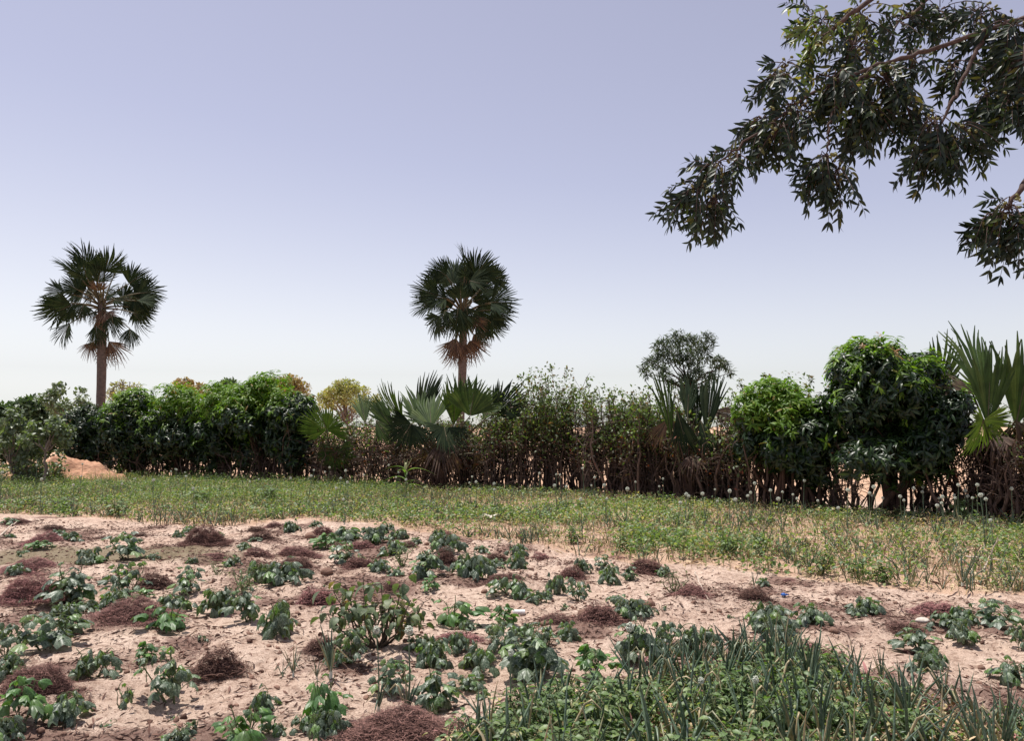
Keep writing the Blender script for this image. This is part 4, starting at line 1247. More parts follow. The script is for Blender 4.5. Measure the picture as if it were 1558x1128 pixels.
def onion_plant(seed, n=8, H=0.36, bent=0.3, flower=0.0, name='onion_plant', nodry=False):
    g = np.random.default_rng(seed)
    sb, lb = MB(), MB()
    tubes(sb, np.array([[0, 0, -0.01], [0, 0, 0.03], [0, 0, 0.08]]), np.array([0.013, 0.012, 0.008]), 7)
    Ps, Rs = [], []
    for k in range(n):
        az = g.uniform(0, 2 * PI); el = R(g.uniform(58, 89)); L = H * g.uniform(0.6, 1.08)
        d = np.array([math.cos(az) * math.cos(el), math.sin(az) * math.cos(el), math.sin(el)])
        t = np.linspace(0, 1, 8)
        C = np.outer(t * L, d) + np.array([0, 0, 0.03])
        if g.random() < bent:
            kk = g.uniform(0.35, 0.7); dn = norm(np.array([d[0], d[1], 0]) + 1e-6) * 0.75 + np.array([0, 0, -0.65])
            o = np.clip(t - kk, 0, 1)
            C = np.outer(np.minimum(t, kk) * L, d) + np.outer(o * L, dn) + np.array([0, 0, 0.03])
            C[:, 2] = np.maximum(C[:, 2], 0.012)
        else:
            C += np.outer(t ** 2 * L * 0.12, np.array([math.cos(az), math.sin(az), -0.3]))
        Ps.append(C); Rs.append(g.uniform(0.0045, 0.0082) * np.array([0.75, 0.95, 1, 1, 0.95, 0.8, 0.5, 0.08]))
    tubes(lb, np.array(Ps), np.array(Rs), 6)
    extra = []
    if flower:
        st, fl = MB(), MB()
        C = curve((0, 0, 0), (g.normal(0, 0.03), g.normal(0, 0.03), flower), 9, 0.01, (1, 0, 0), 0.002, g)
        tubes(st, C, np.linspace(0.008, 0.004, 9), 6)
        c = C[-1] + np.array([0, 0, 0.02])
        q = 90
        d = rdirs(q, g)
        put(fl, ICO1, frames(d), c + d * 0.023 * g.uniform(0.8, 1.15, (q, 1)), np.full(q, 0.005))
        tubes(fl, np.stack([np.repeat(c[None], q, 0), c + d * 0.028], 1), np.array([[0.0015, 0.001]]), 3)
        extra = [('flower_stalk', st, M['onion']), ('flower_head', fl, M['onion_white'])]
    return proto(name, 'onion', sb, lb, M['onion_white'], M['onion'], extra)


LOW = [low_plant(800 + s, n, M['veg'], size=(0.07, 0.125)) for s, n in enumerate((36, 44, 30, 38, 50))]
BRI = [low_plant(820 + s, n, M['veg_bright'], upright=0.7, H=0.26, W=0.34) for s, n in enumerate((24, 28, 22))]
TALL = [low_plant(830 + s, n, M['veg'], W=0.34, H=0.34, upright=0.15, size=(0.065, 0.12)) for s, n in enumerate((38, 44, 34))]
SEED = [low_plant(840 + s, n, M['veg'], W=0.17, H=0.11, size=(0.05, 0.08)) for s, n in enumerate((5, 6, 4))]
FINE = [leafy_plant(850 + s, 60, M['weed'], W=0.34, H=0.24, size=(0.035, 0.07), tpl=NARROW, stems=6, name='fine_leaved_weed') for s in range(2)]
PROTO = LOW + BRI + TALL + SEED + FINE
DIM = {}
for grp, (w, h) in ((LOW, (0.43, 0.24)), (BRI, (0.42, 0.30)), (TALL, (0.42, 0.40)), (SEED, (0.2, 0.14)), (FINE, (0.34, 0.25))):
    for p in grp: DIM[p.name] = (w, h)
for p in PROTO:
    co = np.concatenate([np.array([v.co[:] for v in c.data.vertices]) for c in KIDS[p.name]])
    r_ = np.hypot(co[:, 0], co[:, 1])
    DIM[p.name] = (2 * np.percentile(r_, 93), np.percentile(co[:, 2], 97))
USED = set()


def plant(src, px, py, w, h, label, group=None, rz=None, dims=None):
    x, y = at(px, py)
    W, H = dims or DIM[src.name]
    sx = w * y / FPX / W; sz = h * 1.05 * y / FPX / H
    y2 = y + 0.25 * w * y / FPX
    loc = (x * y2 / y, y2, gz(x * y2 / y, y2) - 0.005)
    rz = random.uniform(0, 6.28) if rz is None else rz
    if src.name not in USED:
        USED.add(src.name)
        src.location = loc; src.rotation_euler = (0, 0, rz); src.scale = (sx, sx, sz); src['label'] = label
        if group: src['group'] = group
        return src
    return dup(src, loc, rz, (sx, sx, sz), label, group)


G = 'vegetable plants on the sandy bed'
PL = [  # kind, px, base py, w, h, label
    ('L', 17, 799, 24, 9, 'tiny grey plant sprouting from the farthest left straw heap'),
    ('L', 15, 820, 18, 8, 'small green plant left of the wide reddish straw heap'),
    ('L', 87, 815, 24, 9, 'thin grey-green plant behind the wide reddish straw heap'),
    ('L', 110, 825, 28, 15, 'grey plant on the right end of the wide reddish straw heap'),
    ('B', 58, 836, 32, 13, 'bright green plant on the damp soil before the reddish heap'),
    ('S', 36, 842, 20, 8, 'pale seedling on the damp soil patch, the left one'),
    ('S', 29, 850, 16, 8, 'yellowish seedling at the front of the damp soil patch'),
    ('L', 139, 862, 50, 26, 'spreading grey plant at the right front of the damp patch'),
    ('T', 195, 856, 56, 42, 'upright green plant with flat lower leaves behind the largest clump'),
    ('L', 233, 853, 20, 10, 'small dusty plant right of the upright green plant, back left'),
    ('L', 272, 819, 16, 12, 'small plant at the left foot of the tall domed straw heap'),
    ('L', 291, 811, 28, 13, 'grey plant behind the tall domed straw heap'),
    ('L', 332, 818, 20, 8, 'flat green plant on the right flank of the tall domed heap'),
    ('L', 290, 863, 16, 11, 'little grey plant alone behind the curled tall plant, back left'),
    ('F', 331, 882, 26, 26, 'spiky fine weed on sand, left of the fine-leaved clump'),
    ('L', 350, 866, 28, 15, 'grey plant behind the spiky fine weed'),
    ('L', 370, 837, 26, 11, 'thin plant left of the nearest heap in the column of three'),
    ('L', 388, 826, 18, 6, 'flat pale plant between the heaps of the column of three'),
    ('L', 22, 879, 30, 17, 'grey plant poking through the long dark heap by the damp patch'),
    ('T', 122, 922, 74, 56, 'left half of the largest grey leafy clump, broad ribbed leaves'),
    ('T', 190, 912, 68, 48, 'right half of the largest grey leafy clump'),
    ('L', 172, 926, 54, 26, 'low front plant of the largest leafy clump'),
    ('B', 216, 914, 34, 18, 'bright trailing plant at the right foot of the largest clump'),
    ('L', 32, 926, 14, 9, 'tiny grey plant at the front of the big dark heap, left'),
    ('T', 280, 910, 48, 44, 'tall curled plant right of the largest leafy clump'),
    ('L', 274, 936, 54, 28, 'grey plant below the tall curled plant'),
    ('L', 96, 946, 42, 24, 'grey plant at the left end of the long ragged heap'),
    ('L', 136, 934, 36, 20, 'grey plant on the upper left of the long ragged heap'),
    ('B', 255, 968, 64, 38, 'bright low plant at the right end of the long ragged heap'),
    ('L', 324, 938, 50, 38, 'dark grey plant in the middle of the left field'),
    ('T', 381, 952, 52, 50, 'upright grey plant right of the dark one in the left field'),
    ('F', 372, 903, 56, 34, 'clump of fine-leaved weeds behind the upright grey plant'),
    ('L', 397, 890, 40, 32, 'grey plant growing into the fine-leaved weeds'),
    ('T', 8, 1002, 48, 50, 'dark plant cut by the left edge, above the pale one'),
    ('T', 68, 1004, 84, 56, 'large grey plant with pleated leaves, lower left'),
    ('T', 106, 978, 52, 46, 'grey plant behind the large pleated one, lower left'),
    ('L', 10, 1040, 48, 34, 'pale grey plant cut by the left edge behind the fluffy heap'),
    ('L', 143, 1044, 60, 42, 'rounded grey plant alone on sand, lower left'),
    ('S', 181, 1085, 32, 24, 'thin seedling leaning in the bare sand, lower left'),
    ('S', 198, 1070, 28, 22, 'seedling just behind the leaning one, lower left'),
    ('T', 266, 1072, 88, 76, 'tall dark leafy plant with green tips, lower left'),
    ('B', 228, 1016, 44, 28, 'light green plant behind the tall dark leafy plant'),
    ('S', 305, 983, 20, 10, 'seedling at the top of the reddish heap, lower left'),
    ('B', 33, 1120, 64, 62, 'bright two-leaved tall plant in the bottom left corner'),
    ('L', 90, 1106, 66, 42, 'grey plant right of the bright one in the bottom left corner'),
    ('L', 12, 1138, 56, 36, 'dusty plant at the very bottom left corner'),
    ('S', 258, 1092, 22, 12, 'dark seedling below the tall dark leafy plant'),
    ('S', 157, 1110, 22, 10, 'pale flat seedling near the bottom edge, left'),
    ('L', 268, 1134, 50, 24, 'grey plant cut by the bottom edge, left of centre'),
    ('S', 294, 1116, 28, 16, 'seedling beside the grey plant at the bottom edge'),
    ('B', 369, 1140, 76, 56, 'green star-shaped plant cut by the bottom edge'),
    ('L', 447, 811, 24, 17, 'grey plant against the weedy bed left of the crested heap'),
    ('L', 481, 804, 18, 10, 'small grey plant on the crest of a straw heap by the bed'),
    ('B', 494, 834, 40, 24, 'green plant left of the leafy row, centre back'),
    ('L', 526, 822, 50, 20, 'left plant of the leafy row behind a straw heap, centre back'),
    ('L', 572, 828, 46, 24, 'right plant of the leafy row behind a straw heap, centre back'),
    ('L', 582, 815, 30, 15, 'rear plant of the leafy row by the weedy bed'),
    ('L', 603, 823, 30, 16, 'grey plant just right of the leafy row, centre back'),
    ('T', 525, 858, 46, 34, 'upright green plant beside a straw heap, left of centre'),
    ('L', 633, 828, 20, 9, 'small plant right of the leafy row, on bare sand'),
    ('L', 603, 845, 36, 22, 'green plant above the yellowing one, centre'),
    ('F', 615, 862, 38, 34, 'yellowing bushy plant in the centre of the sandy bed'),
    ('T', 638, 886, 50, 38, 'dark grey broad plant behind the eggplant bush, right side'),
    ('B', 649, 900, 26, 22, 'green plant below the dark broad one by the eggplant bush'),
    ('L', 580, 875, 30, 18, 'small grey plant behind the eggplant bush, left one'),
    ('L', 601, 878, 26, 14, 'small grey plant behind the eggplant bush, right one'),
    ('L', 661, 868, 24, 20, 'thin plant left of the steep straw heap'),
    ('L', 646, 854, 20, 14, 'small plant behind the dark broad one, centre'),
    ('L', 664, 832, 32, 20, 'grey plant on the upper left of the steep straw heap'),
    ('L', 686, 846, 46, 28, 'broad plant on the upper right of the steep straw heap'),
    ('L', 735, 842, 24, 13, 'pale grey plant left of the round lone heap'),
    ('L', 790, 844, 32, 18, 'grey plant behind another, between two round heaps'),
    ('L', 790, 868, 36, 28, 'dark plant in front of another, between two round heaps'),
    ('L', 700, 881, 38, 30, 'left plant of the wide grey group, centre'),
    ('L', 728, 887, 50, 36, 'middle plant of the wide grey group, centre'),
    ('L', 752, 872, 28, 16, 'right plant of the wide grey group, centre'),
    ('L', 766, 859, 18, 6, 'small flat plant at the foot of the round lone heap'),
    ('L', 776, 912, 58, 30, 'grey plant spreading in front of a straw heap, centre'),
    ('L', 446, 854, 20, 9, 'small grey plant at the front foot of the pointed heap'),
    ('L', 440, 894, 66, 30, 'long leafy plant leaning over a brown heap, left of centre'),
    ('L', 405, 890, 28, 20, 'dark plant left of the long leafy one'),
    ('B', 690, 952, 66, 40, 'spiky-topped plant right of the eggplant bush'),
    ('L', 718, 956, 32, 15, 'small plant at the right foot of the spiky-topped plant'),
    ('B', 768, 952, 36, 30, 'small upright plant left of the white pipe'),
    ('L', 425, 976, 58, 48, 'light grey plant with a thin side shoot, left of the eggplant'),
    ('S', 497, 894, 14, 7, 'tiny seedling above the hollow straw heap'),
    ('T', 531, 1022, 64, 54, 'grey ribbed plant below the eggplant bush, left'),
    ('L', 508, 1024, 36, 24, 'low plant beside the ribbed one and the onion leaves'),
    ('B', 608, 1014, 22, 10, 'small green plant below the eggplant shadow'),
    ('L', 660, 1020, 64, 42, 'rounded pleated plant below the eggplant bush, right'),
    ('L', 637, 992, 40, 20, 'plant at the right edge of the eggplant shadow'),
    ('L', 706, 996, 38, 28, 'small dark plant in front of the low reddish heap'),
    ('L', 729, 1026, 60, 38, 'grey plant right of the rounded pleated one'),
    ('T', 596, 1062, 52, 52, 'green-topped plant between the two onion flower stalks'),
    ('T', 668, 1086, 72, 58, 'glossy broad plant right of the onion flower stalk'),
    ('L', 716, 1052, 50, 20, 'flat shaded plant right of the glossy broad one'),
    ('S', 731, 1068, 36, 20, 'pale seedling right of the glossy broad plant'),
    ('B', 488, 1102, 64, 66, 'bright upright plant with large leaves near bottom centre'),
    ('L', 505, 1128, 52, 40, 'grey plant just below the bright upright one'),
    ('L', 470, 1108, 44, 22, 'shaded plant left of the bright upright one'),
    ('L', 408, 1088, 44, 32, 'grey plant alone near the bottom, left of centre'),
    ('L', 414, 1114, 36, 20, 'dull low plant below the lone grey one near the bottom'),
    ('T', 754, 982, 34, 32, 'leftmost plant of the dense central-right group'),
    ('T', 771, 1006, 56, 50, 'pleated plant at the left of the dense central-right group'),
    ('L', 796, 980, 40, 28, 'rear plant of the dense central-right group'),
    ('T', 794, 1038, 88, 68, 'front plant with bright tips in the dense central-right group'),
    ('T', 834, 996, 48, 38, 'right plant of the dense central-right group'),
    ('L', 820, 1030, 50, 40, 'drooping plant at the front right of the dense group'),
    ('L', 814, 1042, 28, 20, 'small drooping plant before the dense group'),
    ('L', 833, 1060, 22, 14, 'pale plant between the dense group and the onion bed'),
    ('L', 865, 974, 38, 26, 'small grey plant right of the dense central-right group'),
    ('L', 888, 872, 32, 24, 'plant on the right of the dark rounded heap'),
    ('T', 918, 867, 26, 22, 'pale plant behind the dark curled one, right of centre'),
    ('L', 927, 888, 40, 26, 'dark curled plant right of the dark rounded heap'),
    ('T', 958, 880, 24, 22, 'thin-stemmed plant left of the spread straw heap'),
    ('L', 1007, 873, 24, 15, 'grey plant at the right end of the spread straw heap'),
    ('F', 1026, 904, 40, 32, 'yellow-green seedling bush alone on pale sand, right of centre'),
    ('L', 842, 902, 30, 28, 'left grey plant in front of the dark rounded heap'),
    ('T', 882, 910, 40, 36, 'right plant with green side leaf before the dark rounded heap'),
    ('L', 816, 917, 34, 17, 'low plant left of those before the dark rounded heap'),
    ('L', 832, 910, 20, 12, 'tiny plant joining two before the dark rounded heap'),
    ('S', 860, 924, 18, 9, 'tiny seedling above the heap with a clod'),
    ('L', 967, 945, 48, 26, 'grey plant right of the heap with a clod'),
    ('L', 940, 923, 32, 13, 'pale plant behind the heap with a clod'),
    ('L', 990, 942, 26, 16, 'small plant right of the dark lump on sand'),
    ('S', 1006, 936, 18, 10, 'seedling at the end of the trailing plants, right of centre'),
    ('S', 987, 906, 12, 6, 'minute seedling on pale sand left of the yellow-green bush'),
    ('S', 1109, 942, 14, 6, 'minute pale seedling right of the three dark clods'),
    ('L', 1162, 890, 24, 11, 'small plant beside the single onion plant at the bed edge'),
    ('L', 1183, 936, 26, 14, 'small dark plant behind the plants at the onion bed'),
    ('L', 1180, 968, 64, 40, 'left of the two broad plants behind the front onion bed'),
    ('L', 1234, 958, 54, 28, 'right of the two broad plants behind the front onion bed'),
    ('T', 1190, 986, 66, 52, 'broad plant among upright onion leaves at the bed corner'),
    ('T', 957, 1018, 60, 62, 'tall pleated plant in front of an onion flower, right of centre'),
    ('T', 1010, 992, 56, 46, 'dark plant with one raised bright leaf, right of centre'),
    ('L', 1012, 1016, 48, 34, 'dark plant at the onion bed edge below the raised leaf'),
    ('L', 1062, 1008, 60, 40, 'dark broad plant against upright onion leaves'),
    ('B', 906, 1050, 64, 46, 'bright leafy bush at the left end of the front bed'),
    ('L', 1324, 934, 48, 26, 'greyish mound-shaped plant alone on the right sand'),
    ('L', 1310, 942, 26, 14, 'small plant at the left foot of the lone mound plant'),
    ('L', 1446, 960, 46, 22, 'left plant of the row at the right side'),
    ('L', 1471, 956, 38, 26, 'middle plant of the row at the right side'),
    ('T', 1512, 962, 66, 42, 'largest plant of the row at the right side, green shaded leaves'),
    ('T', 1411, 1000, 62, 44, 'dark plant left of the small wilted one on the right'),
    ('L', 1420, 1014, 36, 28, 'middle plant of the dark trio stepping down on the right'),
    ('L', 1416, 1030, 50, 28, 'drooping yellowed plant lowest of the dark trio on the right'),
    ('L', 1466, 980, 52, 30, 'small wilted plant below the right-hand row'),
    ('T', 1553, 992, 38, 46, 'dark upright plant cut by the right edge'),
    ('L', 1532, 1036, 56, 30, 'low shaded plant near the right edge'),
]
cnt = {'L': 0, 'B': 0, 'T': 0, 'S': 0, 'F': 0}
SRC = {'L': LOW, 'B': BRI, 'T': TALL, 'S': SEED, 'F': FINE}
for (k, px, py, w, h, lb) in PL:
    src = SRC[k][cnt[k] % len(SRC[k])]; cnt[k] += 1
    plant(src, px, py, w * 1.08, h * (0.92 if k != 'S' else 0.95), lb, 'fine-leaved weeds on the sandy bed' if k == 'F' else G)

# eggplant bush
def eggplant():
    g = np.random.default_rng(901)
    x, y = at(570, 985)
    root = thing('eggplant_bush', 'tall eggplant bush with drooping leaves and bare forked stem', 'bush', (x, y, gz(x, y)))
    s = y / FPX
    sb, lb = MB(), MB()
    P, D = [], []
    tips = [(-58, 88), (-40, 68), (-22, 100), (-8, 80), (10, 96), (28, 84), (44, 98), (62, 84), (70, 60), (-66, 52), (0, 60), (30, 58), (-30, 44), (52, 46), (16, 72), (-48, 92)]
    for tx, tz in tips:
        tip = np.array([tx * s, g.normal(0, 0.12), tz * s])
        C = curve((0.015 * np.sign(tx) + 0.02, 0, -0.02), tip, 10, 0.05, (0.3 * np.sign(tx), 0, -0.5), 0.006, g)
        tubes(sb, C, np.linspace(0.009, 0.003, 10), 6)
        for k in range(12):
            i = g.integers(6, 10); az = g.uniform(0, 2 * PI)
            out = np.array([math.cos(az), math.sin(az), g.uniform(-0.3, 0.4)])
            q = C[i] + out * g.uniform(0.03, 0.12)
            tubes(sb, np.array([C[i], q]), np.array([0.0028, 0.002]), 4)
            P.append(q); D.append(out * np.array([1, 1, 0.3]) + np.array([0, 0, -g.uniform(-0.1, 1.0)]))
    for tx, tz in ((-62, 30), (-50, 22), (-18, 26), (-10, 18), (64, 34), (38, 30), (26, 26), (-36, 34)):
        P.append(np.array([tx * s * 0.9, g.normal(0, 0.06), tz * s + 0.1])); D.append(np.array([g.normal(0, 0.3), g.normal(0, 0.3), -1]))
    P, D = np.array(P), np.array(D)
    put(lb, lance(5, 0.62, 0.45, 0.25, 0.4), frames(D, None, g.normal(0, 0.3, len(P))), P, g.uniform(0.055, 0.12, len(P)))
    sb.build('stem', M['egg_stem'], root); lb.build('foliage', M['egg'], root)
eggplant()

# ------------------------------------------------------------------ onions and leafy weeds of the front bed
ON = [onion_plant(910 + s, n, h, b) for s, (n, h, b) in enumerate(((8, 0.34, 0.25), (10, 0.38, 0.45), (7, 0.30, 0.6), (9, 0.36, 0.2), (6, 0.40, 0.35)))]
ONF = [onion_plant(930 + s, 7, 0.26, 0.5, f, 'flowering_onion') for s, f in enumerate((0.52, 0.46))]
for p in ON: DIM[p.name] = (0.36, 0.36)
for p in ONF: DIM[p.name] = (0.30, 0.55)
LW = [leafy_plant(940 + s, n, M['weed'], W=0.30, H=h, size=(0.026, 0.06), name='leafy_weed', stems=7) for s, (n, h) in enumerate(((110, 0.22), (130, 0.25), (100, 0.18)))]
for p in LW: DIM[p.name] = (0.34, 0.26)


def onion(src, px, py, h, label, group):
    y = at(px, py)[1]
    s = h * y / FPX
    W, H = DIM[src.name]
    return plant(src, px, py, 0.85 * s / H * W * FPX / y, h / 1.05, label, group)


for i, (px, py, h, lb) in enumerate([
        (446, 1038, 58, 'upright pair of onion leaves among plants, left of centre'),
        (430, 1032, 28, 'short splayed onion plant left of the upright pair'),
        (482, 1044, 38, 'short bent onion plant between two taller ones'),
        (503, 1048, 88, 'tall onion plant with one long upright spike'),
        (744, 1136, 56, 'bent pale onion leaves at the bottom edge'),
        (760, 1128, 50, 'onion clump at the front left corner of the onion bed'),
        (653, 1092, 36, 'small onion plant under the glossy broad plant'),
        (1147, 892, 32, 'single onion plant above a sloping straw heap, right of centre')]):
    onion(ON[i % 5], px, py, h, lb, None)
for i, (px, py, h, lb) in enumerate([
        (576, 1084, 124, 'left of two flowering onion stalks near the bottom centre'),
        (619, 1092, 150, 'right of two flowering onion stalks, tallest in the sandy bed'),
        (957, 1120, 150, 'tall flowering onion stalk before the pleated plant'),
        (1070, 1140, 104, 'flowering onion with the largest white head in the front bed'),
        (777, 1120, 110, 'bare onion stalk at the left end of the front bed'),
        (1152, 1150, 120, 'onion stalk near the bottom edge of the front bed')]):
    onion(ONF[i % 2], px, py, h, lb, None)

g = np.random.default_rng(951)
fb = np.array(FRONT_BED)


def scatter_poly(poly, n, g, mind=0.0, ymax=99):
    poly = np.array(poly); lo, hi = poly.min(0), poly.max(0)
    out = []
    tries = 0
    while len(out) < n and tries < n * 60:
        tries += 1
        p = lo + (hi - lo) * g.random(2)
        if not in_poly(np.array([p[0]]), np.array([p[1]]), poly)[0]: continue
        if mind and any((p[0] - q[0]) ** 2 + (p[1] - q[1]) ** 2 < mind ** 2 for q in out[-400:]): continue
        out.append(p)
    return np.array(out)


def world_plant(src, x, y, sx, sz, label, group):
    loc = (x, y, gz(x, y) - 0.005); rz = random.uniform(0, 6.28)
    if src.name not in USED:
        USED.add(src.name)
        src.location = loc; src.rotation_euler = (0, 0, rz); src.scale = (sx, sx, sz); src['label'] = label; src['group'] = group
        return src
    return dup(src, loc, rz, (sx, sx, sz), label, group)


def vis(x, y, m=60):
    """inside the frame or a little outside"""
    if y < 3.2: return False
    px = 779 + x / y * FPX
    return -m < px < 1558 + m


for i, p in enumerate(scatter_poly(FRONT_BED, 105, g, 0.13)):
    if not vis(*p): continue
    world_plant(ON[i % 5], p[0], p[1], g.uniform(0.75, 1.1), g.uniform(0.7, 1.12), 'upright blue-green onion plant in the weedy front bed', 'onion plants in the front bed')
for i in range(34):
    px = 955 + 290 * g.random() ** 0.8 if i < 24 else g.uniform(1250, 1540)
    x, y = at(px, np.interp(px, [950, 1080, 1180, 1250, 1340, 1540], [1064, 1034, 1018, 1032, 1060, 1102]) + g.normal(0, 10))
    world_plant(ON[i % 5], x, y, g.uniform(0.55, 0.85), g.uniform(0.6, 0.92), 'upright blue-green onion plant in the weedy front bed', 'onion plants in the front bed')
for i, p in enumerate(scatter_poly(FRONT_BED, 170, g, 0.11)):
    px = 779 + p[0] / p[1] * FPX
    if not vis(*p) or (px > 1260 and i % 3) or (px > 1420 and i % 2) or fbm(p[0] * 2.2, p[1] * 2.2, 19, 2) < 0.44: continue
    world_plant(LW[i % 3], p[0], p[1], g.uniform(0.8, 1.2), g.uniform(0.5, 1.0), 'low green leafy weed between onions in the front bed', 'leafy weeds in the front bed')


# ------------------------------------------------------------------ uncountable cover
def cover(name, label, mats, poly, clumps, per, height, size, tpl, g, spread=0.12, dens=None, blade=False, mind=0, share=None, flat=0.6):
    P = scatter_poly(poly, clumps, g)
    if dens is not None:
        P = P[g.random(len(P)) < dens(P[:, 0], P[:, 1])]
    N = len(P)
    C = np.repeat(P, per, 0) + g.normal(0, spread, (N * per, 2))
    hh = np.repeat(g.uniform(0.45, 1.0, N), per) * height
    z0 = np.repeat(gzv(P[:, 0], P[:, 1]), per)
    n = len(C)
    mb = MB()
    if blade:
        az = g.uniform(0, 2 * PI, n); el = g.uniform(R(48), R(88), n)
        L = hh * g.uniform(0.6, 1.1, n)
        d = np.stack([np.cos(az) * np.cos(el), np.sin(az) * np.cos(el), np.sin(el)], -1)
        t = np.linspace(0, 1, 4)[None, :, None]
        base = np.concatenate([C, (z0 - 0.01)[:, None]], 1)
        Q = base[:, None] + d[:, None] * L[:, None, None] * t + np.stack([np.cos(az), np.sin(az), -0.8 * np.ones(n)], -1)[:, None] * (L[:, None, None] * 0.22 * g.random((n, 1, 1)) * t ** 2)
        Rr = g.uniform(size[0], size[1], (n, 1)) * np.array([[0.8, 1, 0.8, 0.1]])
        mi = (g.random(n) < (share or 0))
        for s, k in ((~mi, 0), (mi, 1)):
            if s.any(): tubes(mb, Q[s], Rr[s], 4, k)
    else:
        z = z0 + hh * g.random(n) ** 0.8
        d = rdirs(n, g); d[:, 2] *= flat
        loc = np.concatenate([C, z[:, None]], 1)
        Mx = frames(d, None, g.normal(0, 0.5, n)); sc = g.uniform(size[0], size[1], n)
        mi = np.repeat(g.random(N) < (share or 0), per)
        for s, k in ((~mi, 0), (mi, 1)):
            if s.any(): put(mb, tpl, Mx[s], loc[s], sc[s], k)
        # short stalks carry the leaves
        k = g.integers(0, n, n // 5)
        b = np.stack([C[k, 0], C[k, 1], z0[k] - 0.01], -1); e = loc[k]
        tubes(mb, np.stack([b, (b + e) / 2 + g.normal(0, 0.01, b.shape), e], 1), np.array([[0.003, 0.0025, 0.0015]]), 3, 0)
    o = mb.build(name, mats)
    return tag(o, label, 'plants', None, 'stuff')


def dry(x, y): return fbm(x * 0.45 + 3, y * 0.9, 61, 3)


def wet_dens(x, y):
    px = 779 + x / np.maximum(y, 1) * FPX
    return np.clip(1.2 - 1.9 * np.clip(dry(x, y) - 0.40, 0, 1) * 3.4 - 0.55 * np.clip((px - 1120) / 200, 0, 1) * np.clip((1560 - px) / 150, 0.35, 1), 0.12, 1)


cover('weed_cover', 'low green weeds covering the back bed', [M['weed'], M['weed_pale']], BACK_BED, 9500, 15, 0.24, (0.035, 0.075), OVATE, g, 0.10, wet_dens, share=0.2)
cover('dry_weed_cover', 'yellowing weeds and dry stalks spread through the back bed', [M['weed_pale'], M['straw_pale']], BACK_BED, 7500, 9, 0.26, (0.03, 0.07), NARROW, g, 0.12, lambda x, y: np.clip(1.15 - wet_dens(x, y), 0.15, 1), share=0.35, flat=1.4)
TALL_BED = [at(*p) for p in [(-120, 765), (0, 765), (150, 772), (300, 785), (430, 780), (560, 772), (700, 772), (560, 742), (450, 738), (250, 730), (0, 722), (-120, 718)]]
cover('tall_weed_cover', 'taller feathery green weeds along the foot of the left hedge', [M['weed'], M['weed_pale']], TALL_BED, 2600, 16, 0.42, (0.035, 0.08), NARROW, g, 0.13, None, share=0.12, flat=1.2)
SHAGGY = [at(*p) for p in [(930, 846), (1080, 858), (1200, 872), (1310, 884), (1420, 894), (1330, 850), (1200, 826), (1080, 812), (960, 806)]]
cover('shaggy_weed_cover', 'taller shaggy green weeds where the bed edge turns right', [M['weed'], M['weed_pale']], SHAGGY, 240, 13, 0.34, (0.035, 0.075), OVATE, g, 0.09, lambda x, y: np.clip((fbm(x * 0.9, y * 1.2, 23, 3) - 0.42) * 5, 0.08, 0.9), share=0.2, flat=0.9)
cover('onion_cover', 'blue-green onion leaves scattered thickly through the back bed', [M['onion'], M['straw_pale']], BACK_BED, 3600, 6, 0.34, (0.005, 0.008), None, g, 0.035, lambda x, y: np.clip((fbm(x * 0.5, y * 0.8, 44, 3) - 0.36) * 5, 0.06, 1), True, share=0.2)
cover('dry_leaf_litter', 'dry straw lying under the onions of both beds', [M['straw_pale'], M['straw']], BACK_BED, 6000, 3, 0.05, (0.08, 0.18), NARROW, g, 0.1, None, share=0.2, flat=0.25)
cover('front_weed_cover', 'small green weeds filling the gaps of the front bed', [M['weed'], M['weed_pale']], FRONT_BED, 800, 14, 0.13, (0.02, 0.042), OVATE, g, 0.07, lambda x, y: np.clip(1.6 - (779 + x / y * FPX) / 1500, 0.25, 1), share=0.25)
cover('front_dry_straw', 'dry straw and dead onion leaves on the front bed soil', [M['straw_pale'], M['straw']], FRONT_BED, 2600, 5, 0.05, (0.05, 0.15), NARROW, g, 0.12, None, share=0.2, flat=0.35)

# white flower heads over the back bed
FAR_ON = []
for s, f in enumerate((0.56, 0.50, 0.62)):
    FAR_ON.append(onion_plant(960 + s, 5, 0.3, 0.3, f, 'seeding_onion'))
spots = []
for i in range(125):
    px = g.uniform(-20, 1590)
    t = g.random()
    back = np.interp(px, [0, 450, 800, 1000, 1200, 1400, 1558], [724, 739, 749, 761, 775, 788, 793])
    py = back + 5 + 55 * g.random() ** 1.7 * (1 if px < 1000 else 0.9)
    if px < 700 and g.random() < 0.35: continue
    spots.append(at(px, py))
for i, (x, y) in enumerate(spots):
    s = g.uniform(0.75, 1.1)
    world_plant(FAR_ON[i % 3], x, y, s, s, 'onion with a round white flower head in the back bed', 'flowering onions in the back bed')
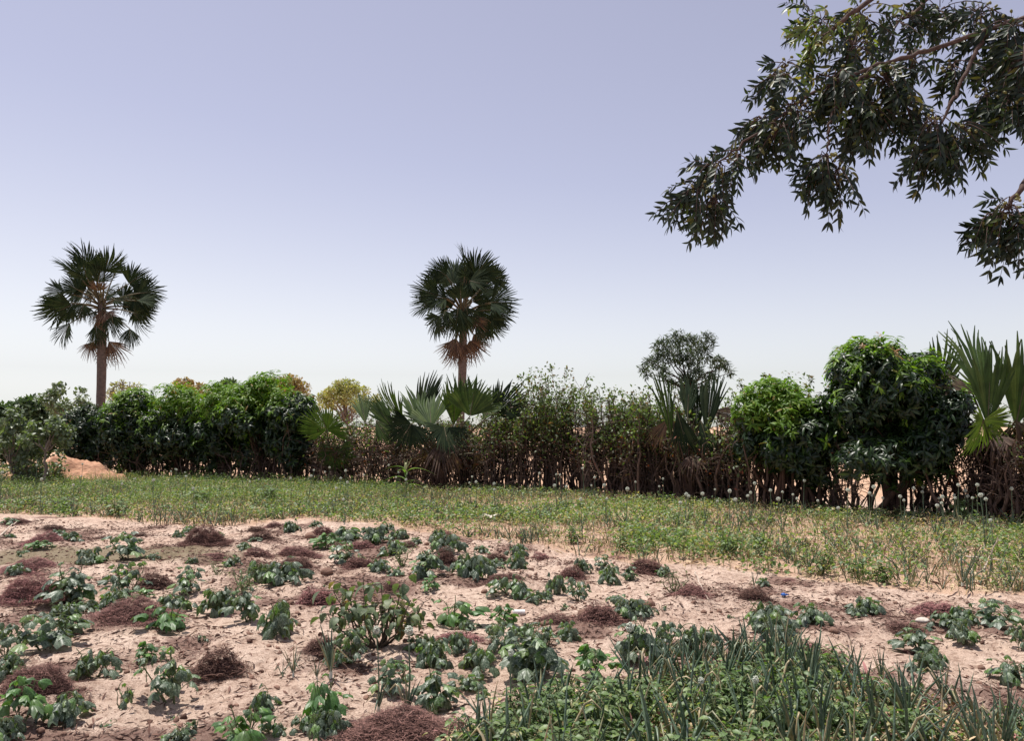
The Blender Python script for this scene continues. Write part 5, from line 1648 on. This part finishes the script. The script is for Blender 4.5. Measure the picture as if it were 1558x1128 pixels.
# leafier plants standing at the near edge of the back bed
for i, (px, py, w, h, lb) in enumerate([
        (946, 838, 34, 34, 'dark leafy plant at the bed edge, right of centre'),
        (1038, 834, 34, 28, 'dark leafy plant inside the bed, right of centre'),
        (1110, 856, 60, 52, 'tallest dark leafy plant at the near edge of the back bed'),
        (1160, 850, 50, 44, 'dark leafy plant right of the tallest one at the bed edge'),
        (1250, 874, 44, 36, 'dark rounded plant where the bed edge turns right'),
        (1305, 880, 56, 40, 'pale bushy weed sprawling at the right bed edge'),
        (1345, 888, 60, 36, 'green bushy weed at the right bed edge'),
        (870, 826, 40, 26, 'green leafy plant in the middle of the back bed'),
        (305, 770, 60, 30, 'tall green weed patch plant at the back left of the bed'),
        (410, 772, 60, 34, 'tall green weed plant near the hedge, left of centre'),
        (1470, 800, 60, 40, 'tall weed in front of the right fan palm'),
        (40, 776, 70, 24, 'bright green low plant at the left end of the back bed'),
        (100, 780, 70, 24, 'bright green leafy plant second from the left in the back bed'),
        (180, 786, 60, 22, 'bright green leafy plant third from the left in the back bed')]):
    plant(LW[i % 3], px, py, w, h, lb, None)
for i, (px, py, h, lb) in enumerate([
        (1215, 870, 44, 'onion plant left of the dark rounded plant at the bed edge'),
        (1230, 872, 40, 'onion plant touching the dark rounded plant at the bed edge'),
        (1390, 888, 36, 'dark upright onion plant at the right bed edge'),
        (1410, 892, 30, 'short dark onion plant at the right bed edge'),
        (1465, 898, 66, 'large splayed onion plant at the right bed edge'),
        (1500, 896, 44, 'onion plant right of the large splayed one'),
        (1538, 900, 50, 'pale onion plant nearest the right edge of the photo'),
        (1175, 866, 36, 'onion plant behind the single one on the sand'),
        (808, 832, 26, 'grey onion plant at the bed edge, centre'),
        (1000, 852, 26, 'short onion plant at the bed edge above the spread heap')]):
    onion(ON[i % 5], px, py, h, lb, None)

# maize plant in front of the hedge
def maize():
    g = np.random.default_rng(971)
    x, y = at(617, 760)
    root = thing('maize_plant', 'single bright green maize plant in front of the central fan palms', 'plant', (x, y, gz(x, y)))
    sb, lb, tb = MB(), MB(), MB()
    H = 0.62
    tubes(sb, curve((0, 0, -0.02), (0.0, 0, H * 1.0), 8, 0.02, (1, 0, 0)), np.linspace(0.02, 0.009, 8), 7)
    blade = lance(10, 0.13, 0.9, 0.5, 0.3)
    az = np.array([0.2, 3.2, 0.9, 3.9, 5.9, 2.6, 1.6, 4.6, 0.0, 3.0]); z = np.linspace(0.12, H, 10)
    d = np.stack([np.cos(az), 0.5 * np.sin(az), np.linspace(0.55, 1.2, 10)], -1)
    put(lb, blade, frames(d), np.stack([0 * z, 0 * z, z], -1), g.uniform(0.42, 0.62, 10))
    put(tb, ICO2, frames(np.array([[0.05, 0, 1.0]])), np.array([[0.0, -0.02, H + 0.08]]), np.array([[0.035, 0.10, 0.035]]))
    for k in range(7):
        tubes(tb, curve((0, 0, H), (g.normal(0, 0.06), g.normal(0, 0.05), H + 0.25), 4), np.linspace(0.006, 0.002, 4), 4)
    sb.build('stalk', M['veg_stem'], root); lb.build('foliage', M['maize'], root); tb.build('tassel', M['maize_top'], root)
maize()

# ------------------------------------------------------------------ litter, crumbs, clods and small things on the sand
FIELD = [at(*p) for p in [(-60, 1180), (-60, 790), (150, 795), (450, 800), (660, 818), (860, 842), (960, 860), (1200, 880), (1450, 905), (1640, 925), (1640, 1180)]]
P = scatter_poly(FIELD, 20000, g)
lit = np.clip(fbm(P[:, 0] * 1.7, P[:, 1] * 1.7, 77, 4) * 2.8 - 0.92, 0.16, 1)
for i, (px, py, w, h, lb) in enumerate(HEAPS):
    hx, hy, hw, hh = heap_geom(px, py, w, h)
    lit = np.maximum(lit, 0.9 * np.exp(-(((P[:, 0] - hx) / (hw * 1.0)) ** 2 + ((P[:, 1] - hy) / (hw * 0.9)) ** 2)))
P = P[g.random(len(P)) < lit]
n = len(P) * 4
C = np.repeat(P, 4, 0) + g.normal(0, 0.06, (n, 2))
z = np.repeat(gzv(P[:, 0], P[:, 1]), 4)
z = gzv(C[:, 0], C[:, 1])
mb = MB()
d = rdirs(n, g); d[:, 2] *= 0.25
put(mb, NARROW, frames(d, None, g.normal(0, 0.9, n)), np.concatenate([C, (z + 0.006)[:, None]], 1), g.uniform(0.02, 0.085, n))
tag(mb.build('leaf_litter', M['litter']), 'brown leaf and straw fragments strewn over the sand', 'litter', None, 'stuff')
P = scatter_poly(FIELD, 9500, g)
P = P[g.random(len(P)) < np.clip(fbm(P[:, 0] * 1.1, P[:, 1] * 1.1, 31, 3) * 2.6 - 0.85, 0.08, 1)]
z = gzv(P[:, 0], P[:, 1])
n = len(P)
mb = MB()
base = ICO2[0] * (1 + 0.16 * np.sin(ICO2[0][:, [1]] * 5 + ICO2[0][:, [0]] * 4) + 0.10 * np.sin(ICO2[0][:, [2]] * 8 + ICO2[0][:, [0]] * 7))
sc = 0.004 + 0.017 * g.random(n) ** 3
put(mb, (base, ICO2[1]), frames(rdirs(n, g)), np.stack([P[:, 0], P[:, 1], z + 0.2 * sc], -1), np.stack([sc, sc * g.uniform(0.8, 1.5, n), sc * g.uniform(0.5, 0.9, n)], -1))
tag(mb.build('soil_rubble', M['clod']), 'small dark soil crumbs scattered over the sand', 'rubble', None, 'stuff')

def clod_mesh(seed):
    V, F = ICO3
    n = 1 + 0.35 * (fbm(V[:, 0] * 1.6 + seed + 5, V[:, 1] * 1.6 + V[:, 2] * 1.3 + 9, seed, 4) - 0.5) * 2
    mb = MB(); mb.add(V * n[:, None] * np.array([1, 0.85, 0.7]), F)
    return mb.mesh('soil_clod', M['clod'])
CM = [clod_mesh(s) for s in (1, 2, 3)]
for i, (px, py, r, lb) in enumerate([
        (495, 879, 9, 'large brown soil clod between straw heap and eggplant bush'),
        (440, 925, 6, 'dark clod at the left of the hollow straw heap'),
        (470, 818, 8, 'brown clod left of the crested straw heap by the bed'),
        (649, 829, 4, 'small clod left of the central straw heap by the bed'),
        (645, 842, 4, 'small clod behind the dark broad plant, centre'),
        (737, 905, 5, 'round clod left of the spreading plant, centre'),
        (888, 940, 9, 'dark squarish clod at the left of a straw heap, right of centre'),
        (1072, 935, 5, 'leftmost of three dark clods on pale sand, right of centre'),
        (1083, 933, 3, 'small middle one of three dark clods on pale sand'),
        (1095, 930, 4, 'rightmost of three dark clods on pale sand, right of centre'),
        (990, 926, 9, 'flat dark lump behind the trailing grey plant'),
        (1272, 972, 7, 'flat dark lump alone on the sand, right'),
        (1260, 911, 4, 'small clod right of the blue object'),
        (1497, 1014, 6, 'clod left of the low shaded plant near the right edge'),
        (58, 1120, 6, 'clod near the bottom left corner'),
        (95, 1119, 4, 'small clod right of the corner clod, bottom left'),
        (190, 1037, 5, 'clod right of the rounded grey plant, lower left'),
        (828, 952, 6, 'clod left of the loose reddish straw scatter'),
        (983, 1000, 6, 'clod under the dark plant with the raised leaf'),
        (1365, 920, 4, 'small clod behind the purplish straw, right')]):
    x, y = at(px, py)
    o = bpy.data.objects.new('soil_clod', CM[i % 3]); COL.objects.link(o)
    s = r * y / FPX
    o.location = (x, y + s, gz(x, y + s) + 0.35 * s); o.scale = (s, s, s); o.rotation_euler = (0, 0, i * 1.3)
    tag(o, lb, 'soil clod', 'soil clods on the sandy bed')

# white pipe offcut
x, y = at(780, 931); x2, y2 = at(799, 932)
root = thing('plastic_pipe', 'short white plastic pipe offcut lying on the sand', 'pipe', (x, y, gz(x, y) + 0.02))
mb = MB(); e = np.array([x2 - x, y2 - y + 0.02, gz(x2, y2) - gz(x, y)])
tubes(mb, np.array([[0, 0, 0], e * 0.5, e]), np.full(3, 0.022), 16)
mb.build('pipe_wall', M['white_plastic'], root)
mb = MB(); tubes(mb, np.array([[0, 0, 0], e * 0.5, e * 0.998]), np.full(3, 0.0185), 16); mb.build('pipe_bore', M['bore_shade'], root)
# blue cap
x, y = at(1192, 908)
mb = MB(); V_ = ICO2[0].copy(); V_[:, 2] = np.maximum(V_[:, 2], -0.3)
mb.add(V_ * np.array([0.024, 0.026, 0.02]), ICO2[1])
tubes(mb, np.array([[0.0, 0, 0.0], [0.03, 0, 0.004], [0.055, 0.01, -0.004]]), np.array([0.012, 0.008, 0.003]), 6)
o = mb.build('plastic_scrap', M['blue_plastic']); o.location = (x, y, gz(x, y) + 0.018)
tag(o, 'small bright blue plastic object on the sand', 'litter')
# white stone, sticks, sheet
x, y = at(1404, 950)
mb = MB(); n_ = 1 + 0.4 * (fbm(ICO3[0][:, 0] * 2 + 4, ICO3[0][:, 1] * 2 + ICO3[0][:, 2], 4, 3) - 0.5)
mb.add(ICO3[0] * n_[:, None] * np.array([0.055, 0.04, 0.024]), ICO3[1])
o = mb.build('stone', M['stone']); o.location = (x, y, gz(x, y) + 0.01); tag(o, 'pale flat stone beside purplish straw on the right', 'stone')


def stick(pts, r, label, name='dry_stick', mat='pale_stick'):
    Q = []
    for px, py, lift in pts:
        x, y = at(px, py); Q.append((x, y, gz(x, y) + lift))
    Q = np.array(Q); mb = MB()
    t = np.linspace(0, len(Q) - 1, 12); i = np.minimum(t.astype(int), len(Q) - 2); f = (t - i)[:, None]
    C = Q[i] * (1 - f) + Q[i + 1] * f + np.random.default_rng(len(label)).normal(0, 0.006, (12, 3))
    tubes(mb, C - C[0], np.linspace(r, r * 0.5, 12), 7)
    o = mb.build(name, M[mat]); o.location = tuple(C[0])
    return tag(o, label, 'stick')


stick([(-2, 822, 0.03), (14, 812, 0.10), (24, 800, 0.05)], 0.014, 'pale bent stick at the far left beside the reddish heap')
stick([(1492, 874, 0.02), (1506, 866, 0.10), (1520, 868, 0.36)], 0.012, 'pale stick slanting up out of the right part of the bed')
stick([(1470, 866, 0.12), (1510, 870, 0.13), (1540, 872, 0.12)], 0.011, 'pale stick lying level over the right part of the bed')
stick([(1058, 896, 0.16), (1066, 905, 0.09), (1076, 920, 0.01)], 0.008, 'long dry stalk lying down the side of a straw heap')
x, y = at(752, 796)
mb = MB(); gx, gy = np.meshgrid(np.linspace(-0.2, 0.2, 14), np.linspace(-0.035, 0.035, 5))
gzz = 0.02 * np.sin(gx * 27) + 0.015 * np.cos(gy * 40 + gx * 16)
kk, ll = np.meshgrid(np.arange(4), np.arange(13), indexing='ij'); a1 = (kk * 14 + ll).ravel()
F1 = np.stack([a1, a1 + 1, a1 + 15, a1 + 14], -1)
mb.add(np.stack([gx, gy, gzz], -1).reshape(-1, 3), F1)
mb.add(np.stack([gx, gy, gzz - 0.008], -1).reshape(-1, 3), F1[:, ::-1])
o = mb.build('plastic_sheet', M['stone']); o.location = (x, y, gz(x, y) + 0.10); o.rotation_euler = (R(10), 0, 0.05)
tag(o, 'crumpled pale plastic strip caught in the weeds, centre back', 'litter')

# prototypes never placed would sit at the origin: drop them
for p in PROTO + ON + ONF + LW + FAR_ON:
    if p['label'] == 'prototype':
        for c in KIDS[p.name]: bpy.data.objects.remove(c)
        bpy.data.objects.remove(p)
